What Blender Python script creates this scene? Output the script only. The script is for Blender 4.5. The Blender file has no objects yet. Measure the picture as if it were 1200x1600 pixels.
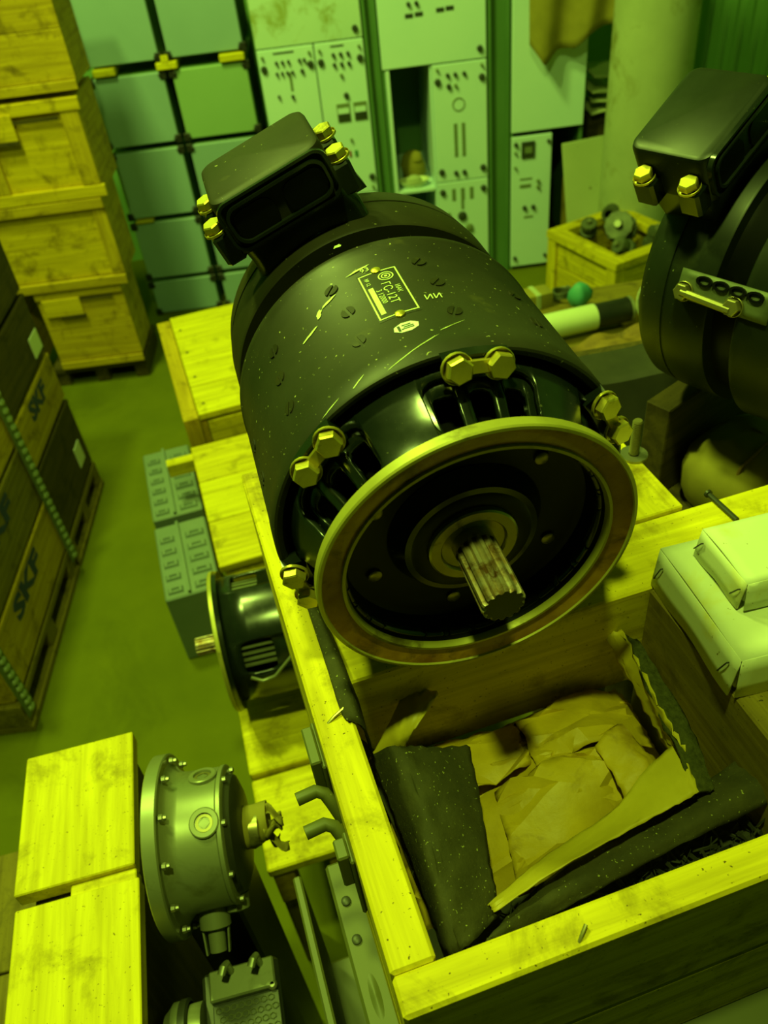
import bpy, bmesh, math, random
from mathutils import Vector, Matrix, Euler
random.seed(7)
S = bpy.context.scene
COL = S.collection
R = math.radians

# ------------------------------------------------------------------ camera
PITCH, ROLL, CAMH, FPX = R(41.2), R(7.27), 1.70, 1280.0
cd = bpy.data.cameras.new('camera'); cam = bpy.data.objects.new('camera', cd); COL.objects.link(cam)
FW = Vector((0, math.cos(PITCH), -math.sin(PITCH))); UP0 = Vector((0, math.sin(PITCH), math.cos(PITCH))); RT0 = Vector((1, 0, 0))
IR = math.cos(ROLL) * RT0 - math.sin(ROLL) * UP0
IU = math.sin(ROLL) * RT0 + math.cos(ROLL) * UP0
CAM = Vector((0, 0, CAMH))
mw = Matrix((IR, IU, -FW)).transposed().to_4x4(); mw.translation = CAM
cam.matrix_world = mw
cd.sensor_fit = 'VERTICAL'; cd.sensor_height = 36.0; cd.lens = 36.0 * FPX / 1600.0
cd.clip_start = 0.02; cd.clip_end = 60
cd.dof.use_dof = True; cd.dof.focus_distance = 0.68; cd.dof.aperture_fstop = 7.5
S.camera = cam

# ------------------------------------------------------------------ world, lamps, exposure
w = bpy.data.worlds.new('world'); S.world = w; w.use_nodes = True
w.node_tree.nodes['Background'].inputs[0].default_value = (0.50, 1.0, 0.15, 1)
w.node_tree.nodes['Background'].inputs[1].default_value = 0.006
LAMPCOL = (0.63, 1.0, 0.12)
def lamp(name, loc, target, size, power, col=LAMPCOL):
    l = bpy.data.lights.new(name, 'AREA'); l.shape = 'DISK'; l.size = size; l.energy = power; l.color = col
    o = bpy.data.objects.new(name, l); COL.objects.link(o); o.location = loc
    o.rotation_euler = (Vector(target) - Vector(loc)).to_track_quat('-Z', 'Y').to_euler()
    return o
lamp('ceiling_lamp', (-0.10, 0.17, 3.3), (0.0, 0.5, 1.0), 0.14, 38)
lamp('corner_lamp', (-1.15, 1.40, 3.4), (0.0, 1.7, 0.6), 0.22, 50)
lamp('aisle_lamp', (-0.95, 2.05, 3.5), (0.1, 3.2, 0.5), 0.36, 64)
vs = S.view_settings
vs.view_transform = 'Standard'; vs.look = 'None'; vs.gamma = 1.0; vs.use_curve_mapping = False; vs.exposure = 0.0
S.display_settings.display_device = 'sRGB'

# ------------------------------------------------------------------ measuring helpers (photo frame 1200x1600 -> world)
def ray(px, py): return IR * (px - 600) + IU * (800 - py) + FW * FPX
def at(px, py, z):
    d = ray(px, py); return CAM + d * ((z - CAMH) / d.z)
def aty(px, py, y):
    d = ray(px, py); return CAM + d * (y / d.y)

# ------------------------------------------------------------------ mesh builder
class MB:
    def __init__(s): s.v = []; s.f = []
    def add(s, V, Fs, M=None):
        n = len(s.v)
        s.v += [tuple(M @ Vector(p)) if M is not None else tuple(p) for p in V]
        s.f += [tuple(i + n for i in f) for f in Fs]; return s
    def box(s, c, d, M=None):
        x, y, z = d[0] / 2, d[1] / 2, d[2] / 2
        V = [(c[0] + a * x, c[1] + b * y, c[2] + e * z) for a in (-1, 1) for b in (-1, 1) for e in (-1, 1)]
        return s.add(V, [(0, 1, 3, 2), (4, 6, 7, 5), (0, 4, 5, 1), (2, 3, 7, 6), (0, 2, 6, 4), (1, 5, 7, 3)], M)
    def span(s, a, b, M=None):
        return s.box([(p + q) / 2 for p, q in zip(a, b)], [abs(q - p) for p, q in zip(a, b)], M)
    def hexa(s, P, M=None):   # 8 corners: bottom 4 ccw, top 4 ccw
        return s.add(P, [(3, 2, 1, 0), (4, 5, 6, 7), (0, 1, 5, 4), (1, 2, 6, 5), (2, 3, 7, 6), (3, 0, 4, 7)], M)
    def rings(s, rings, closed=True, cap0=True, cap1=True, M=None):
        n = len(rings[0]); V = [p for r in rings for p in r]; Fs = []
        for i in range(len(rings) - 1):
            for j in range(n if closed else n - 1):
                k = (j + 1) % n; Fs.append((i * n + j, i * n + k, (i + 1) * n + k, (i + 1) * n + j))
        if closed and cap0: Fs.append(tuple(range(n))[::-1])
        if closed and cap1: Fs.append(tuple((len(rings) - 1) * n + j for j in range(n)))
        return s.add(V, Fs, M)
    def lathe(s, prof, n=48, o=(0, 0, 0), ax='z', cap0=False, cap1=False, M=None, gear=None):
        rs = []
        for (t, r) in prof:
            ring = []
            for j in range(n):
                a = 2 * math.pi * j / n; rr = r * (gear(j) if gear else 1)
                x, y = rr * math.cos(a), rr * math.sin(a)
                p = {'z': (x, y, t), 'y': (y, t, x), 'x': (t, x, y)}[ax]
                ring.append((p[0] + o[0], p[1] + o[1], p[2] + o[2]))
            rs.append(ring)
        return s.rings(rs, True, cap0, cap1, M)
    def cyl(s, p0, p1, r0, r1=None, n=16):
        p0, p1 = Vector(p0), Vector(p1); r1 = r0 if r1 is None else r1
        d = (p1 - p0).normalized(); u = d.orthogonal().normalized(); v = d.cross(u)
        rs = [[tuple(p + (u * math.cos(2 * math.pi * j / n) + v * math.sin(2 * math.pi * j / n)) * r) for j in range(n)] for p, r in ((p0, r0), (p1, r1))]
        return s.rings(rs)
    def tube(s, pts, r, n=10):
        pts = [Vector(p) for p in pts]; rs = []; u = None
        for i, p in enumerate(pts):
            d = (pts[min(i + 1, len(pts) - 1)] - pts[max(i - 1, 0)]).normalized()
            u = d.orthogonal().normalized() if u is None else (u - d * u.dot(d)).normalized()
            v = d.cross(u); rr = r[i] if isinstance(r, (list, tuple)) else r
            rs.append([tuple(p + (u * math.cos(2 * math.pi * j / n) + v * math.sin(2 * math.pi * j / n)) * rr) for j in range(n)])
        return s.rings(rs)
    def grid(s, fn, nu, nv):
        V = [tuple(fn(i / nu, j / nv)) for i in range(nu + 1) for j in range(nv + 1)]
        Fs = [(i * (nv + 1) + j, (i + 1) * (nv + 1) + j, (i + 1) * (nv + 1) + j + 1, i * (nv + 1) + j + 1) for i in range(nu) for j in range(nv)]
        return s.add(V, Fs)
    def prism(s, poly, z0, z1, M=None):
        n = len(poly)
        return s.rings([[(x, y, z0) for x, y in poly], [(x, y, z1) for x, y in poly]], True, True, True, M)
    def mesh(s, name, bevel=0, seg=1, smooth=35):
        me = bpy.data.meshes.new(name); me.from_pydata(s.v, [], s.f); me.update()
        bm = bmesh.new(); bm.from_mesh(me)
        bmesh.ops.recalc_face_normals(bm, faces=bm.faces)
        if bevel: bmesh.ops.bevel(bm, geom=[e for e in bm.edges if e.is_manifold and e.calc_face_angle(0) > 0.5], offset=bevel, segments=seg, affect='EDGES', profile=0.7)
        bm.to_mesh(me); bm.free()
        if smooth:
            me.shade_smooth(); me.set_sharp_from_angle(angle=R(smooth))
        return me
    def build(s, name, m, parent=None, bevel=0, seg=1, smooth=35, solid=0):
        me = s.mesh(name, bevel, seg, smooth); me.materials.append(m)
        o = bpy.data.objects.new(name, me); COL.objects.link(o); o.parent = parent
        if solid:
            md = o.modifiers.new('solid', 'SOLIDIFY'); md.thickness = solid; md.offset = -1
        return o

def tag(o, label=None, cat=None, group=None, kind=None):
    if label: o['label'] = label
    if cat: o['category'] = cat
    if group: o['group'] = group
    if kind: o['kind'] = kind
    return o
def thing(name, label, cat, loc=(0, 0, 0), rz=0, group=None):
    o = bpy.data.objects.new(name, None); COL.objects.link(o); o.empty_display_size = 0.05
    o.location = loc; o.rotation_euler = (0, 0, rz); return tag(o, label, cat, group)
def copy_tree(o, parent=None, skip=()):
    c = o.copy(); COL.objects.link(c); c.parent = parent
    for ch in list(o.children):
        if ch.name.split('.')[0] not in skip: copy_tree(ch, c, skip)
    return c
_boards = {}
def board(name, m, parent, a, b, bevel=0.0015, M=None):
    """one plank between two opposite corners, in the parent's frame"""
    c = [(p + q) / 2 for p, q in zip(a, b)]; d = [abs(q - p) for p, q in zip(a, b)]
    key = (tuple(round(x, 4) for x in d), m.name, bevel)
    if key not in _boards:
        me = MB().box((0, 0, 0), d).mesh(name, bevel); me.materials.append(m); _boards[key] = me
    o = bpy.data.objects.new(name, _boards[key]); COL.objects.link(o); o.parent = parent; o.location = c
    return o

# ------------------------------------------------------------------ materials
def nodes(name):
    m = bpy.data.materials.new(name); m.use_nodes = True; nt = m.node_tree
    return m, nt, nt.nodes['Principled BSDF']
def N(nt, t, **k):
    n = nt.nodes.new(t)
    for a, b in k.items(): setattr(n, a, b)
    return n
def ramp(nt, fac, stops):
    r = N(nt, 'ShaderNodeValToRGB'); e = r.color_ramp.elements
    e[0].position, e[0].color = stops[0][0], (*stops[0][1], 1); e[1].position, e[1].color = stops[-1][0], (*stops[-1][1], 1)
    for p, c in stops[1:-1]:
        x = e.new(p); x.color = (*c, 1)
    nt.links.new(fac, r.inputs[0]); return r.outputs[0]
def coords(nt, scale=(1, 1, 1), rnd=True):
    tc = N(nt, 'ShaderNodeTexCoord'); mp = N(nt, 'ShaderNodeMapping'); mp.inputs['Scale'].default_value = scale
    nt.links.new(tc.outputs['Object'], mp.inputs['Vector'])
    if rnd:
        oi = N(nt, 'ShaderNodeObjectInfo'); ml = N(nt, 'ShaderNodeMath', operation='MULTIPLY'); ml.inputs[1].default_value = 37.0
        nt.links.new(oi.outputs['Random'], ml.inputs[0]); nt.links.new(ml.outputs[0], mp.inputs['Location'])
    return mp.outputs['Vector']
def noise(nt, vec, scale, detail=4, rough=0.55, dist=0.0):
    n = N(nt, 'ShaderNodeTexNoise'); n.inputs['Scale'].default_value = scale; n.inputs['Detail'].default_value = detail
    n.inputs['Roughness'].default_value = rough; n.inputs['Distortion'].default_value = dist
    nt.links.new(vec, n.inputs['Vector']); return n.outputs['Fac']
def mix(nt, fac, a, b, mode='MIX'):
    x = N(nt, 'ShaderNodeMix', data_type='RGBA', blend_type=mode)
    for i, val in ((0, fac), (6, a), (7, b)):
        if hasattr(val, 'default_value') or hasattr(val, 'is_output'): nt.links.new(val, x.inputs[i])
        else: x.inputs[i].default_value = (*val, 1) if isinstance(val, tuple) else val
    return x.outputs[2]
def bump(nt, p, h, st=0.2, dist=0.002):
    b = N(nt, 'ShaderNodeBump'); b.inputs['Strength'].default_value = st; b.inputs['Distance'].default_value = dist
    nt.links.new(h, b.inputs['Height']); nt.links.new(b.outputs[0], p.inputs['Normal'])
BW = ((0, 0, 0), (1, 1, 1))
_w = {}
def wood(kind, axis):
    if (kind, axis) in _w: return _w[(kind, axis)]
    cols = {'new': ((0.52, 0.40, 0.005), (0.84, 0.68, 0.010), (0.17, 0.11, 0.004)),
            'crate': ((0.45, 0.33, 0.005), (0.80, 0.62, 0.010), (0.11, 0.07, 0.004)),
            'box': ((0.36, 0.225, 0.005), (0.60, 0.40, 0.010), (0.11, 0.062, 0.005)),
            'pine': ((0.46, 0.30, 0.004), (0.74, 0.51, 0.008), (0.13, 0.075, 0.004)),
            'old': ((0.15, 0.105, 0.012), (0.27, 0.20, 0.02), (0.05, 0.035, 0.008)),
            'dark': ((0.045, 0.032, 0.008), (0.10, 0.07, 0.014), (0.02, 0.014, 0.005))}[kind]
    m, nt, p = nodes('wood_%s_%s' % (kind, axis))
    sc = [30, 30, 30]; sc['xyz'.index(axis)] = 1.6
    v = coords(nt, sc)
    g = noise(nt, v, 2.2, 6, 0.62, 0.6)
    c = ramp(nt, g, [(0.30, cols[0]), (0.66, cols[1])])
    v2 = coords(nt, (1, 1, 1))
    st = ramp(nt, noise(nt, v2, 14, 7, 0.68, 0.4), [(0.53, BW[0]), (0.76, BW[1])])
    c = mix(nt, st, c, cols[2])
    sp = ramp(nt, noise(nt, v2, 330, 2, 0.5), [(0.69, BW[0]), (0.74, BW[1])])
    c = mix(nt, sp, c, cols[2])
    nt.links.new(c, p.inputs['Base Color']); p.inputs['Roughness'].default_value = 0.75; p.inputs['Specular IOR Level'].default_value = 0.25
    bump(nt, p, g, 0.35, 0.0015)
    _w[(kind, axis)] = m; return m
def surf(name, c1, c2=None, rough=0.5, metal=0.0, scale=12, specks=None, speck_scale=140, speck_lo=0.68, bumpy=0.0, bscale=60, spec=0.5, coat=0.0, r2=None, stain=None, stain_scale=5, stain_lo=.58):
    m, nt, p = nodes(name); v = coords(nt); c2 = c2 or c1
    n = noise(nt, v, scale, 5, 0.6)
    c = ramp(nt, n, [(0.32, c1), (0.68, c2)])
    if stain:
        c = mix(nt, ramp(nt, noise(nt, v, stain_scale, 6, 0.65, 0.4), [(stain_lo, BW[0]), (stain_lo + .14, BW[1])]), c, stain)
    if specks:
        s = ramp(nt, noise(nt, v, speck_scale, 3, 0.5), [(speck_lo, BW[0]), (speck_lo + 0.05, BW[1])])
        c = mix(nt, s, c, specks)
    nt.links.new(c, p.inputs['Base Color'])
    p.inputs['Roughness'].default_value = rough; p.inputs['Metallic'].default_value = metal; p.inputs['Specular IOR Level'].default_value = spec
    p.inputs['Coat Weight'].default_value = coat
    if r2 is not None:
        rr = N(nt, 'ShaderNodeMapRange'); rr.inputs['To Min'].default_value = rough; rr.inputs['To Max'].default_value = r2
        nt.links.new(noise(nt, v, scale * 2.5, 4), rr.inputs[0]); nt.links.new(rr.outputs[0], p.inputs['Roughness'])
    if bumpy: bump(nt, p, noise(nt, v, bscale, 4), bumpy, 0.002)
    return m
M = {}
M['floor'] = surf('concrete_floor', (0.118, 0.130, 0.004), (0.16, 0.168, 0.005), 0.9, scale=3, bumpy=.15, stain=(0.10, 0.11, 0.004), stain_scale=2.2, spec=.15)
M['wall'] = surf('green_wall', (0.20, 0.42, 0.12), (0.24, 0.47, 0.15), 0.7, scale=2)
M['pillar'] = surf('pillar_plaster', (0.36, 0.40, 0.22), (0.48, 0.52, 0.30), 0.8, scale=3, stain=(0.26, 0.26, 0.08), stain_scale=6, stain_lo=.54)
M['rack'] = surf('rack_enamel', (0.60, 0.80, 0.88), (0.66, 0.84, 0.92), 0.45, scale=3)
M['rack_dirty'] = surf('rack_enamel_stained', (0.54, 0.70, 0.66), (0.60, 0.75, 0.72), 0.5, scale=5, stain=(0.36, 0.42, 0.16), stain_scale=9, stain_lo=.5)
M['rack_post'] = surf('rack_post_paint', (0.085, 0.19, 0.06), (0.105, 0.22, 0.08), 0.5, scale=4)
M['case'] = surf('case_paint', (0.265, 0.40, 0.48), (0.30, 0.44, 0.53), 0.5, scale=2.5)
M['case_green'] = surf('case_paint_green', (0.28, 0.44, 0.24), (0.31, 0.48, 0.28), 0.5, scale=2.5)
M['blackplastic'] = surf('black_plastic', (0.012, 0.013, 0.012), (0.02, 0.02, 0.018), 0.5)
M['black'] = surf('black_gloss_paint', (0.006, 0.009, 0.006), (0.013, 0.017, 0.011), 0.14, scale=20, spec=.6, r2=.30, specks=(0.10, 0.10, 0.04), speck_scale=300, speck_lo=.72)
M['drum'] = surf('drum_paint', (0.017, 0.016, 0.008), (0.032, 0.029, 0.014), 0.40, scale=9, spec=.42, r2=.58, specks=(0.40, 0.40, 0.14), speck_scale=260, speck_lo=.695, stain=(0.062, 0.054, 0.016), stain_scale=16, stain_lo=.60)
M['rear'] = surf('rear_paint', (0.014, 0.012, 0.004), (0.028, 0.024, 0.008), 0.45, scale=9, r2=.62, spec=.3, specks=(0.28, 0.28, 0.1), speck_scale=230, speck_lo=.71, stain=(0.070, 0.060, 0.016), stain_scale=12, stain_lo=.63)
M['g3black'] = surf('darker_black', (0.006, 0.009, 0.004), (0.014, 0.018, 0.008), 0.34, scale=12, r2=.5, spec=.35, specks=(0.22, 0.24, 0.1), speck_scale=240, speck_lo=.73, stain=(0.03, 0.034, 0.012), stain_scale=13, stain_lo=.62)  # near-black tone, darker than the drum and rear colours
M['recess'] = surf('recess_black', (0.002, 0.002, 0.0015), (0.005, 0.0045, 0.003), 0.4, scale=14, spec=.2)
M['rim'] = surf('flange_edge', (0.36, 0.32, 0.05), (0.50, 0.45, 0.08), 0.45, metal=.3, scale=20, stain=(0.13, 0.10, 0.02), stain_scale=22, stain_lo=.57)
M['wax'] = surf('waxed_flange_face', (0.26, 0.095, 0.004), (0.50, 0.25, 0.008), 0.36, scale=28, coat=.3, stain=(0.06, 0.024, 0.003), stain_scale=24, stain_lo=.54, bumpy=.3, bscale=80)
M['zinc'] = surf('yellow_zinc', (0.62, 0.50, 0.06), (0.80, 0.66, 0.10), 0.36, metal=.75, scale=40, stain=(0.20, 0.15, 0.02), stain_scale=60)
M['steel'] = surf('dull_steel', (0.30, 0.29, 0.20), (0.42, 0.40, 0.28), 0.4, metal=.8, scale=30)
M['rust'] = surf('rusty_spline', (0.34, 0.20, 0.06), (0.46, 0.40, 0.26), 0.45, metal=.6, scale=60, stain=(0.14, 0.06, 0.012), stain_scale=70, stain_lo=.5)
M['bearing'] = surf('bearing_steel', (0.30, 0.26, 0.09), (0.40, 0.35, 0.13), 0.35, metal=.7, scale=30, stain=(0.07, 0.05, 0.015), stain_scale=40)
M['print'] = surf('nameplate_print', (0.62, 0.68, 0.28), (0.72, 0.78, 0.34), 0.5, scale=80)
M['print_bg'] = surf('nameplate_black', (0.028, 0.027, 0.018), (0.036, 0.035, 0.022), 0.4, scale=80)
M['label'] = surf('white_sticker', (0.75, 0.80, 0.72), (0.80, 0.85, 0.78), 0.5)
M['blue'] = surf('blue_stencil', (0.022, 0.035, 0.14), (0.035, 0.05, 0.19), 0.7, scale=30)
M['alu'] = surf('cast_alloy', (0.21, 0.22, 0.12), (0.28, 0.29, 0.17), 0.40, metal=.35, scale=10, stain=(0.15, 0.15, 0.06), stain_scale=14)
M['darkmetal'] = surf('dark_metal', (0.03, 0.032, 0.022), (0.05, 0.052, 0.035), 0.45, metal=.3)
M['olive'] = surf('olive_enamel', (0.085, 0.088, 0.022), (0.11, 0.112, 0.028), 0.5, scale=6, specks=(0.2, 0.2, 0.07), speck_scale=200, speck_lo=.74)
M['paper'] = surf('waxed_wrapping_paper', (0.40, 0.265, 0.008), (0.56, 0.385, 0.012), 0.5, scale=16, spec=.35, stain=(0.22, 0.13, 0.006), stain_scale=11, stain_lo=.56, bumpy=.45, bscale=60)
M['paper_flap'] = surf('paper_flap', (0.42, 0.32, 0.016), (0.52, 0.40, 0.022), 0.5, scale=14, spec=.4, bumpy=.3, bscale=50)
M['tar'] = surf('tar_board', (0.036, 0.033, 0.011), (0.056, 0.050, 0.016), 0.8, scale=40, specks=(0.30, 0.31, 0.08), speck_scale=330, speck_lo=.665, bumpy=.4, bscale=160, spec=.25)
M['felt'] = surf('felt_strip', (0.035, 0.036, 0.012), (0.07, 0.07, 0.022), 0.95, scale=200, bumpy=.6, bscale=300, spec=.05)
M['carton'] = surf('pale_cardboard', (0.60, 0.62, 0.44), (0.68, 0.69, 0.48), 0.75, scale=8, spec=.2, specks=(0.24, 0.20, 0.06), speck_scale=170, speck_lo=.69, stain=(0.62, 0.56, 0.16), stain_scale=9, stain_lo=.54)
M['debris'] = surf('dark_debris', (0.02, 0.02, 0.010), (0.035, 0.034, 0.016), 0.9)
M['tray'] = surf('grey_plastic_tray', (0.16, 0.21, 0.18), (0.20, 0.25, 0.22), 0.6, scale=8)
M['cloth'] = surf('tan_cloth', (0.24, 0.20, 0.035), (0.32, 0.26, 0.045), 0.9, scale=12, spec=.1)
M['sheet'] = surf('pale_board', (0.38, 0.43, 0.22), (0.44, 0.48, 0.26), 0.7, scale=4, specks=(0.2, 0.2, .1), speck_scale=40, speck_lo=.68)
M['strap'] = surf('edge_strip', (0.10, 0.13, 0.06), (0.14, 0.17, 0.08), 0.5)
M['strap_stud'] = surf('edge_strip_stud', (0.26, 0.32, 0.16), (0.32, 0.38, 0.2), 0.45)
M['white'] = surf('white_enamel', (0.62, 0.68, 0.40), (0.68, 0.74, 0.44), 0.5)
M['teal'] = surf('teal_plastic', (0.06, 0.30, 0.20), (0.08, 0.36, 0.26), 0.6)
M['scrap'] = surf('scrap_metal', (0.05, 0.06, 0.03), (0.15, 0.17, 0.09), 0.55, metal=.3, scale=14)
M['rustplank'] = surf('rusty_wood', (0.16, 0.09, 0.012), (0.30, 0.18, 0.02), 0.8, scale=25, stain=(0.06, 0.04, 0.01), stain_scale=18)
M['rubber'] = surf('black_rubber_sheet', (0.020, 0.019, 0.010), (0.035, 0.033, 0.016), 0.7, scale=14)
M['red'] = surf('red_lens', (0.35, 0.04, 0.02), rough=.4)
M['green'] = surf('green_lens', (0.03, 0.22, 0.05), rough=.4)
M['panel_black'] = surf('panel_print', (0.025, 0.035, 0.02), (0.04, 0.05, 0.03), 0.5)
M['panel_grey'] = surf('panel_print_grey', (0.16, 0.21, 0.10), (0.19, 0.24, 0.12), 0.5)

# ------------------------------------------------------------------ the room
def slab(name, a, b, m):
    return tag(MB().span(a, b).build(name, m, smooth=0), kind='structure')
slab('floor', (-3.4, -2.6, -0.1), (3.4, 4.8, 0.0), M['floor'])
slab('wall_back', (-3.4, 4.15, 0.0), (3.4, 4.3, 3.9), M['wall'])
slab('wall_left', (-3.4, -2.6, 0.0), (-3.25, 4.15, 3.9), M['wall'])
slab('wall_right', (3.25, -2.6, 0.0), (3.4, 4.15, 3.9), M['wall'])

# ------------------------------------------------------------------ main generator
RZ = 0.1485                       # axis height above the thing's base
def gp(s, r, th):                 # generator-local point: station s along the axis, radius r, angle th (deg, 0 = up, + = right)
    a = R(th); return Vector((r * math.sin(a), s, RZ + r * math.cos(a)))
def glathe(mb, prof, n=96, gear=None): return mb.lathe(prof, n, (0, 0, RZ), 'y', gear=gear)
def slotted(mb, prof, slots, n=180):
    """turned shell with rounded openings: slots = (centre deg, half width deg, s0, s1)"""
    s_min, s_max = prof[0][0], prof[-1][0]
    def rad(s):
        for (a, ra), (b, rb) in zip(prof, prof[1:]):
            if a <= s <= b: return ra + (rb - ra) * (s - a) / (b - a)
        return prof[-1][1]
    angs = sorted(set([round(i * 360 / n, 3) for i in range(n)] + [round((c + d * h) % 360, 3) for c, h, _, _ in slots for d in (-1, -.97, -.9, .9, .97, 1)]))
    def rng(a):
        for c, h, s0, s1 in slots:
            d = abs((a - c + 180) % 360 - 180)
            if d <= h + 1e-4:
                rc = 0.28 * (s1 - s0); k = max(0.0, (d / h - 0.72) / 0.28); k = min(k, 1); q = rc * (1 - math.sqrt(max(0, 1 - k * k)))
                return (s0 + q, s1 - q)
        return None
    def rows(a, lo, hi):
        st = [s_min + (lo - s_min) * t for t in (0, .5, 1)]; st2 = [hi + (s_max - hi) * t for t in (0, .5, 1)]
        return [gp(s, rad(s), a) for s in st], [gp(s, rad(s), a) for s in st2], [gp(lo + (hi - lo) * t, rad(lo + (hi - lo) * t), a) for t in (0, .25, .5, .75, 1)]
    m_ = len(angs)
    for i in range(m_):
        a, b = angs[i], angs[(i + 1) % m_]; mid = (a + ((b - a) % 360) / 2) % 360
        opened = rng(mid)
        ra, rb = rng(a) or (s_min + .3 * (s_max - s_min), s_min + .7 * (s_max - s_min)), rng(b) or (s_min + .3 * (s_max - s_min), s_min + .7 * (s_max - s_min))
        A, B = rows(a, *ra), rows(b, *rb)
        for k in (0, 1) + (() if opened else (2,)):
            for j in range(len(A[k]) - 1):
                mb.add([A[k][j], B[k][j], B[k][j + 1], A[k][j + 1]], [(0, 1, 2, 3)])
    return mb
def weld(o, d=0.0002):
    bm = bmesh.new(); bm.from_mesh(o.data); bmesh.ops.remove_doubles(bm, verts=bm.verts, dist=d)
    bmesh.ops.recalc_face_normals(bm, faces=bm.faces); bm.to_mesh(o.data); bm.free()
    o.data.shade_smooth(); o.data.set_sharp_from_angle(angle=R(35)); return o
def frame_at(p, axis, xdir):
    z = Vector(axis).normalized(); x = Vector(xdir); x = (x - z * x.dot(z)).normalized(); y = z.cross(x)
    mm = Matrix((x, y, z)).transposed().to_4x4(); mm.translation = p; return mm
def hexbolt(parent, p, axis, xdir, k=1.0, m='zinc', name='bolt'):
    mb = MB(); F_ = frame_at(p, axis, xdir)
    mb.lathe([(0, .0001), (0, .0118 * k), (.0022 * k, .0118 * k), (.0026 * k, .0112 * k)], 20, M=F_)
    mb.lathe([(.0024 * k, .0100 * k), (.0088 * k, .0100 * k), (.0100 * k, .0088 * k), (.0100 * k, .0001)], 6, M=F_)
    return mb.build(name, M[m], parent, smooth=25)
def text_mesh(body, size, align='CENTER', bold=0.0):
    c = bpy.data.curves.new('letters', 'FONT'); c.body = body; c.size = size; c.align_x = align; c.align_y = 'CENTER'; c.resolution_u = 2; c.extrude = 0; c.offset = bold
    o = bpy.data.objects.new('letters', c); COL.objects.link(o); dg = bpy.context.evaluated_depsgraph_get()
    me = bpy.data.meshes.new_from_object(o.evaluated_get(dg)); V = [tuple(v.co) for v in me.vertices]; Fs = [tuple(p.vertices) for p in me.polygons]
    bpy.data.objects.remove(o); bpy.data.curves.remove(c); bpy.data.meshes.remove(me)
    return V, Fs
WIN = 8.0
def generator_body(root, plates=True):
    # drum
    d = MB(); glathe(d, [(.085, .134), (.0625, .1405), (.0605, .1450), (.0612, .1470), (.0640, .1480), (.082, .1480), (.0835, .1474), (.227, .1466), (.2285, .1475), (.2355, .1473), (.237, .1460), (.2375, .128)], 128)
    drum = weld(d.build('drum', M['drum'], root))
    g = MB(); glathe(g, [(.2365, .1280), (.276, .1280)], 96); g.build('groove_band', M['recess'], root)
    r = MB(); glathe(r, [(.270, .128), (.2705, .1415), (.273, .1428), (.318, .1428), (.3185, .1412), (.3215, .1412), (.322, .1424), (.346, .1400), (.354, .1350), (.356, .1240)], 128)
    weld(r.build('rear_casing', M['rear'], root))
    e = MB(); glathe(e, [(.354, .126), (.360, .120), (.364, .06), (.364, .0005)], 64); e.build('end_disc', M['recess'], root)
    # ventilated front bell
    b = MB(); slotted(b, [(.006, .1150), (.014, .1155), (.030, .1200), (.048, .1290), (.060, .1335), (.078, .1340)], [(WIN + 60 * k, 19.5, .0150, .0575) for k in range(6)])
    weld(b.build('front_bell', M['black'], root, solid=.005))
    q = MB(); slotted(q, [(.008, .1075), (.014, .1080), (.030, .1120), (.048, .1210), (.060, .1255), (.080, .1265)], [(WIN + 60 * k + o, 4.3, .0185, .0495) for k in range(6) for o in (-13, 0, 13)])
    weld(q.build('inner_cage', M['black'], root, solid=.006))
    c = MB(); glathe(c, [(.034, .0945), (.082, .0945), (.082, .132)], 64); c.build('core', M['recess'], root)
    for k in range(6):
        for o in (-13, 0, 13):
            t = MB(); a = WIN + 60 * k + o
            t.hexa([gp(.0180, .1042, a - 3.6), gp(.0180, .1042, a + 3.6), gp(.0250, .1042, a + 3.6), gp(.0250, .1042, a - 3.6), gp(.0180, .1072, a - 3.6), gp(.0180, .1072, a + 3.6), gp(.0250, .1085, a + 3.6), gp(.0250, .1085, a - 3.6)])
            t.build('lit_brush_tab', M['print'], root)  # pale tabs, light falling through the windows put into their colour
    # mounting flange
    f = MB(); glathe(f, [(.0055, .112), (.0057, .1268), (.0048, .1280), (-.0035, .1282), (-.0050, .1272), (-.0052, .1248), (-.0036, .1240)], 128)
    weld(f.build('flange', M['rim'], root))
    f = MB(); glathe(f, [(-.0036, .1242), (-.0020, .1160), (.0000, .1088)], 128); f.build('flange_face', M['wax'], root)
    f = MB(); glathe(f, [(.0002, .1090), (-.0020, .1084), (-.0020, .1060), (.0002, .1050), (.004, .1046)], 128); weld(f.build('inner_lip', M['rim'], root))
    h = MB(); glathe(h, [(.004, .1046), (.030, .1010), (.0335, .0960), (.0340, .0620), (.0300, .0600), (.0190, .0520), (.0165, .0480), (.0165, .0370), (.022, .0360), (.022, .0330)], 96)
    hub = weld(h.build('front_shield', M['recess'], root))
    h = MB(); glathe(h, [(.0330, .0640), (.0225, .0560), (.0180, .0545), (.0175, .0495), (.0190, .0470)], 96); h.build('hub_ring', M['black'], root)
    h = MB(); glathe(h, [(.022, .0370), (.0130, .0365), (.0118, .0350), (.0118, .0275), (.0132, .0262), (.0145, .0258), (.0160, .0210), (.0160, .0172)], 64); weld(h.build('bearing_ring', M['bearing'], root))
    for a in (48, 118, 188, 250, 300):
        s = MB(); p = gp(.0335, .082, a); s.lathe([(0, .0060), (.0022, .0060), (.0032, .0045), (.0032, .0002)], 18, M=frame_at(p, (0, -1, 0), (1, 0, 0)))
        s.build('cover_screw', M['bearing'], root)
    # splined shaft
    n = 14 * 6
    def gear(j): return 1.0 if (j % 6) in (0, 1, 2) else (0.86 if (j % 6) == 4 else 0.90)
    s = MB(); glathe(s, [(.020, .0172), (.006, .0172)], n); s.build('shaft_collar', M['bearing'], root)
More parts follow.
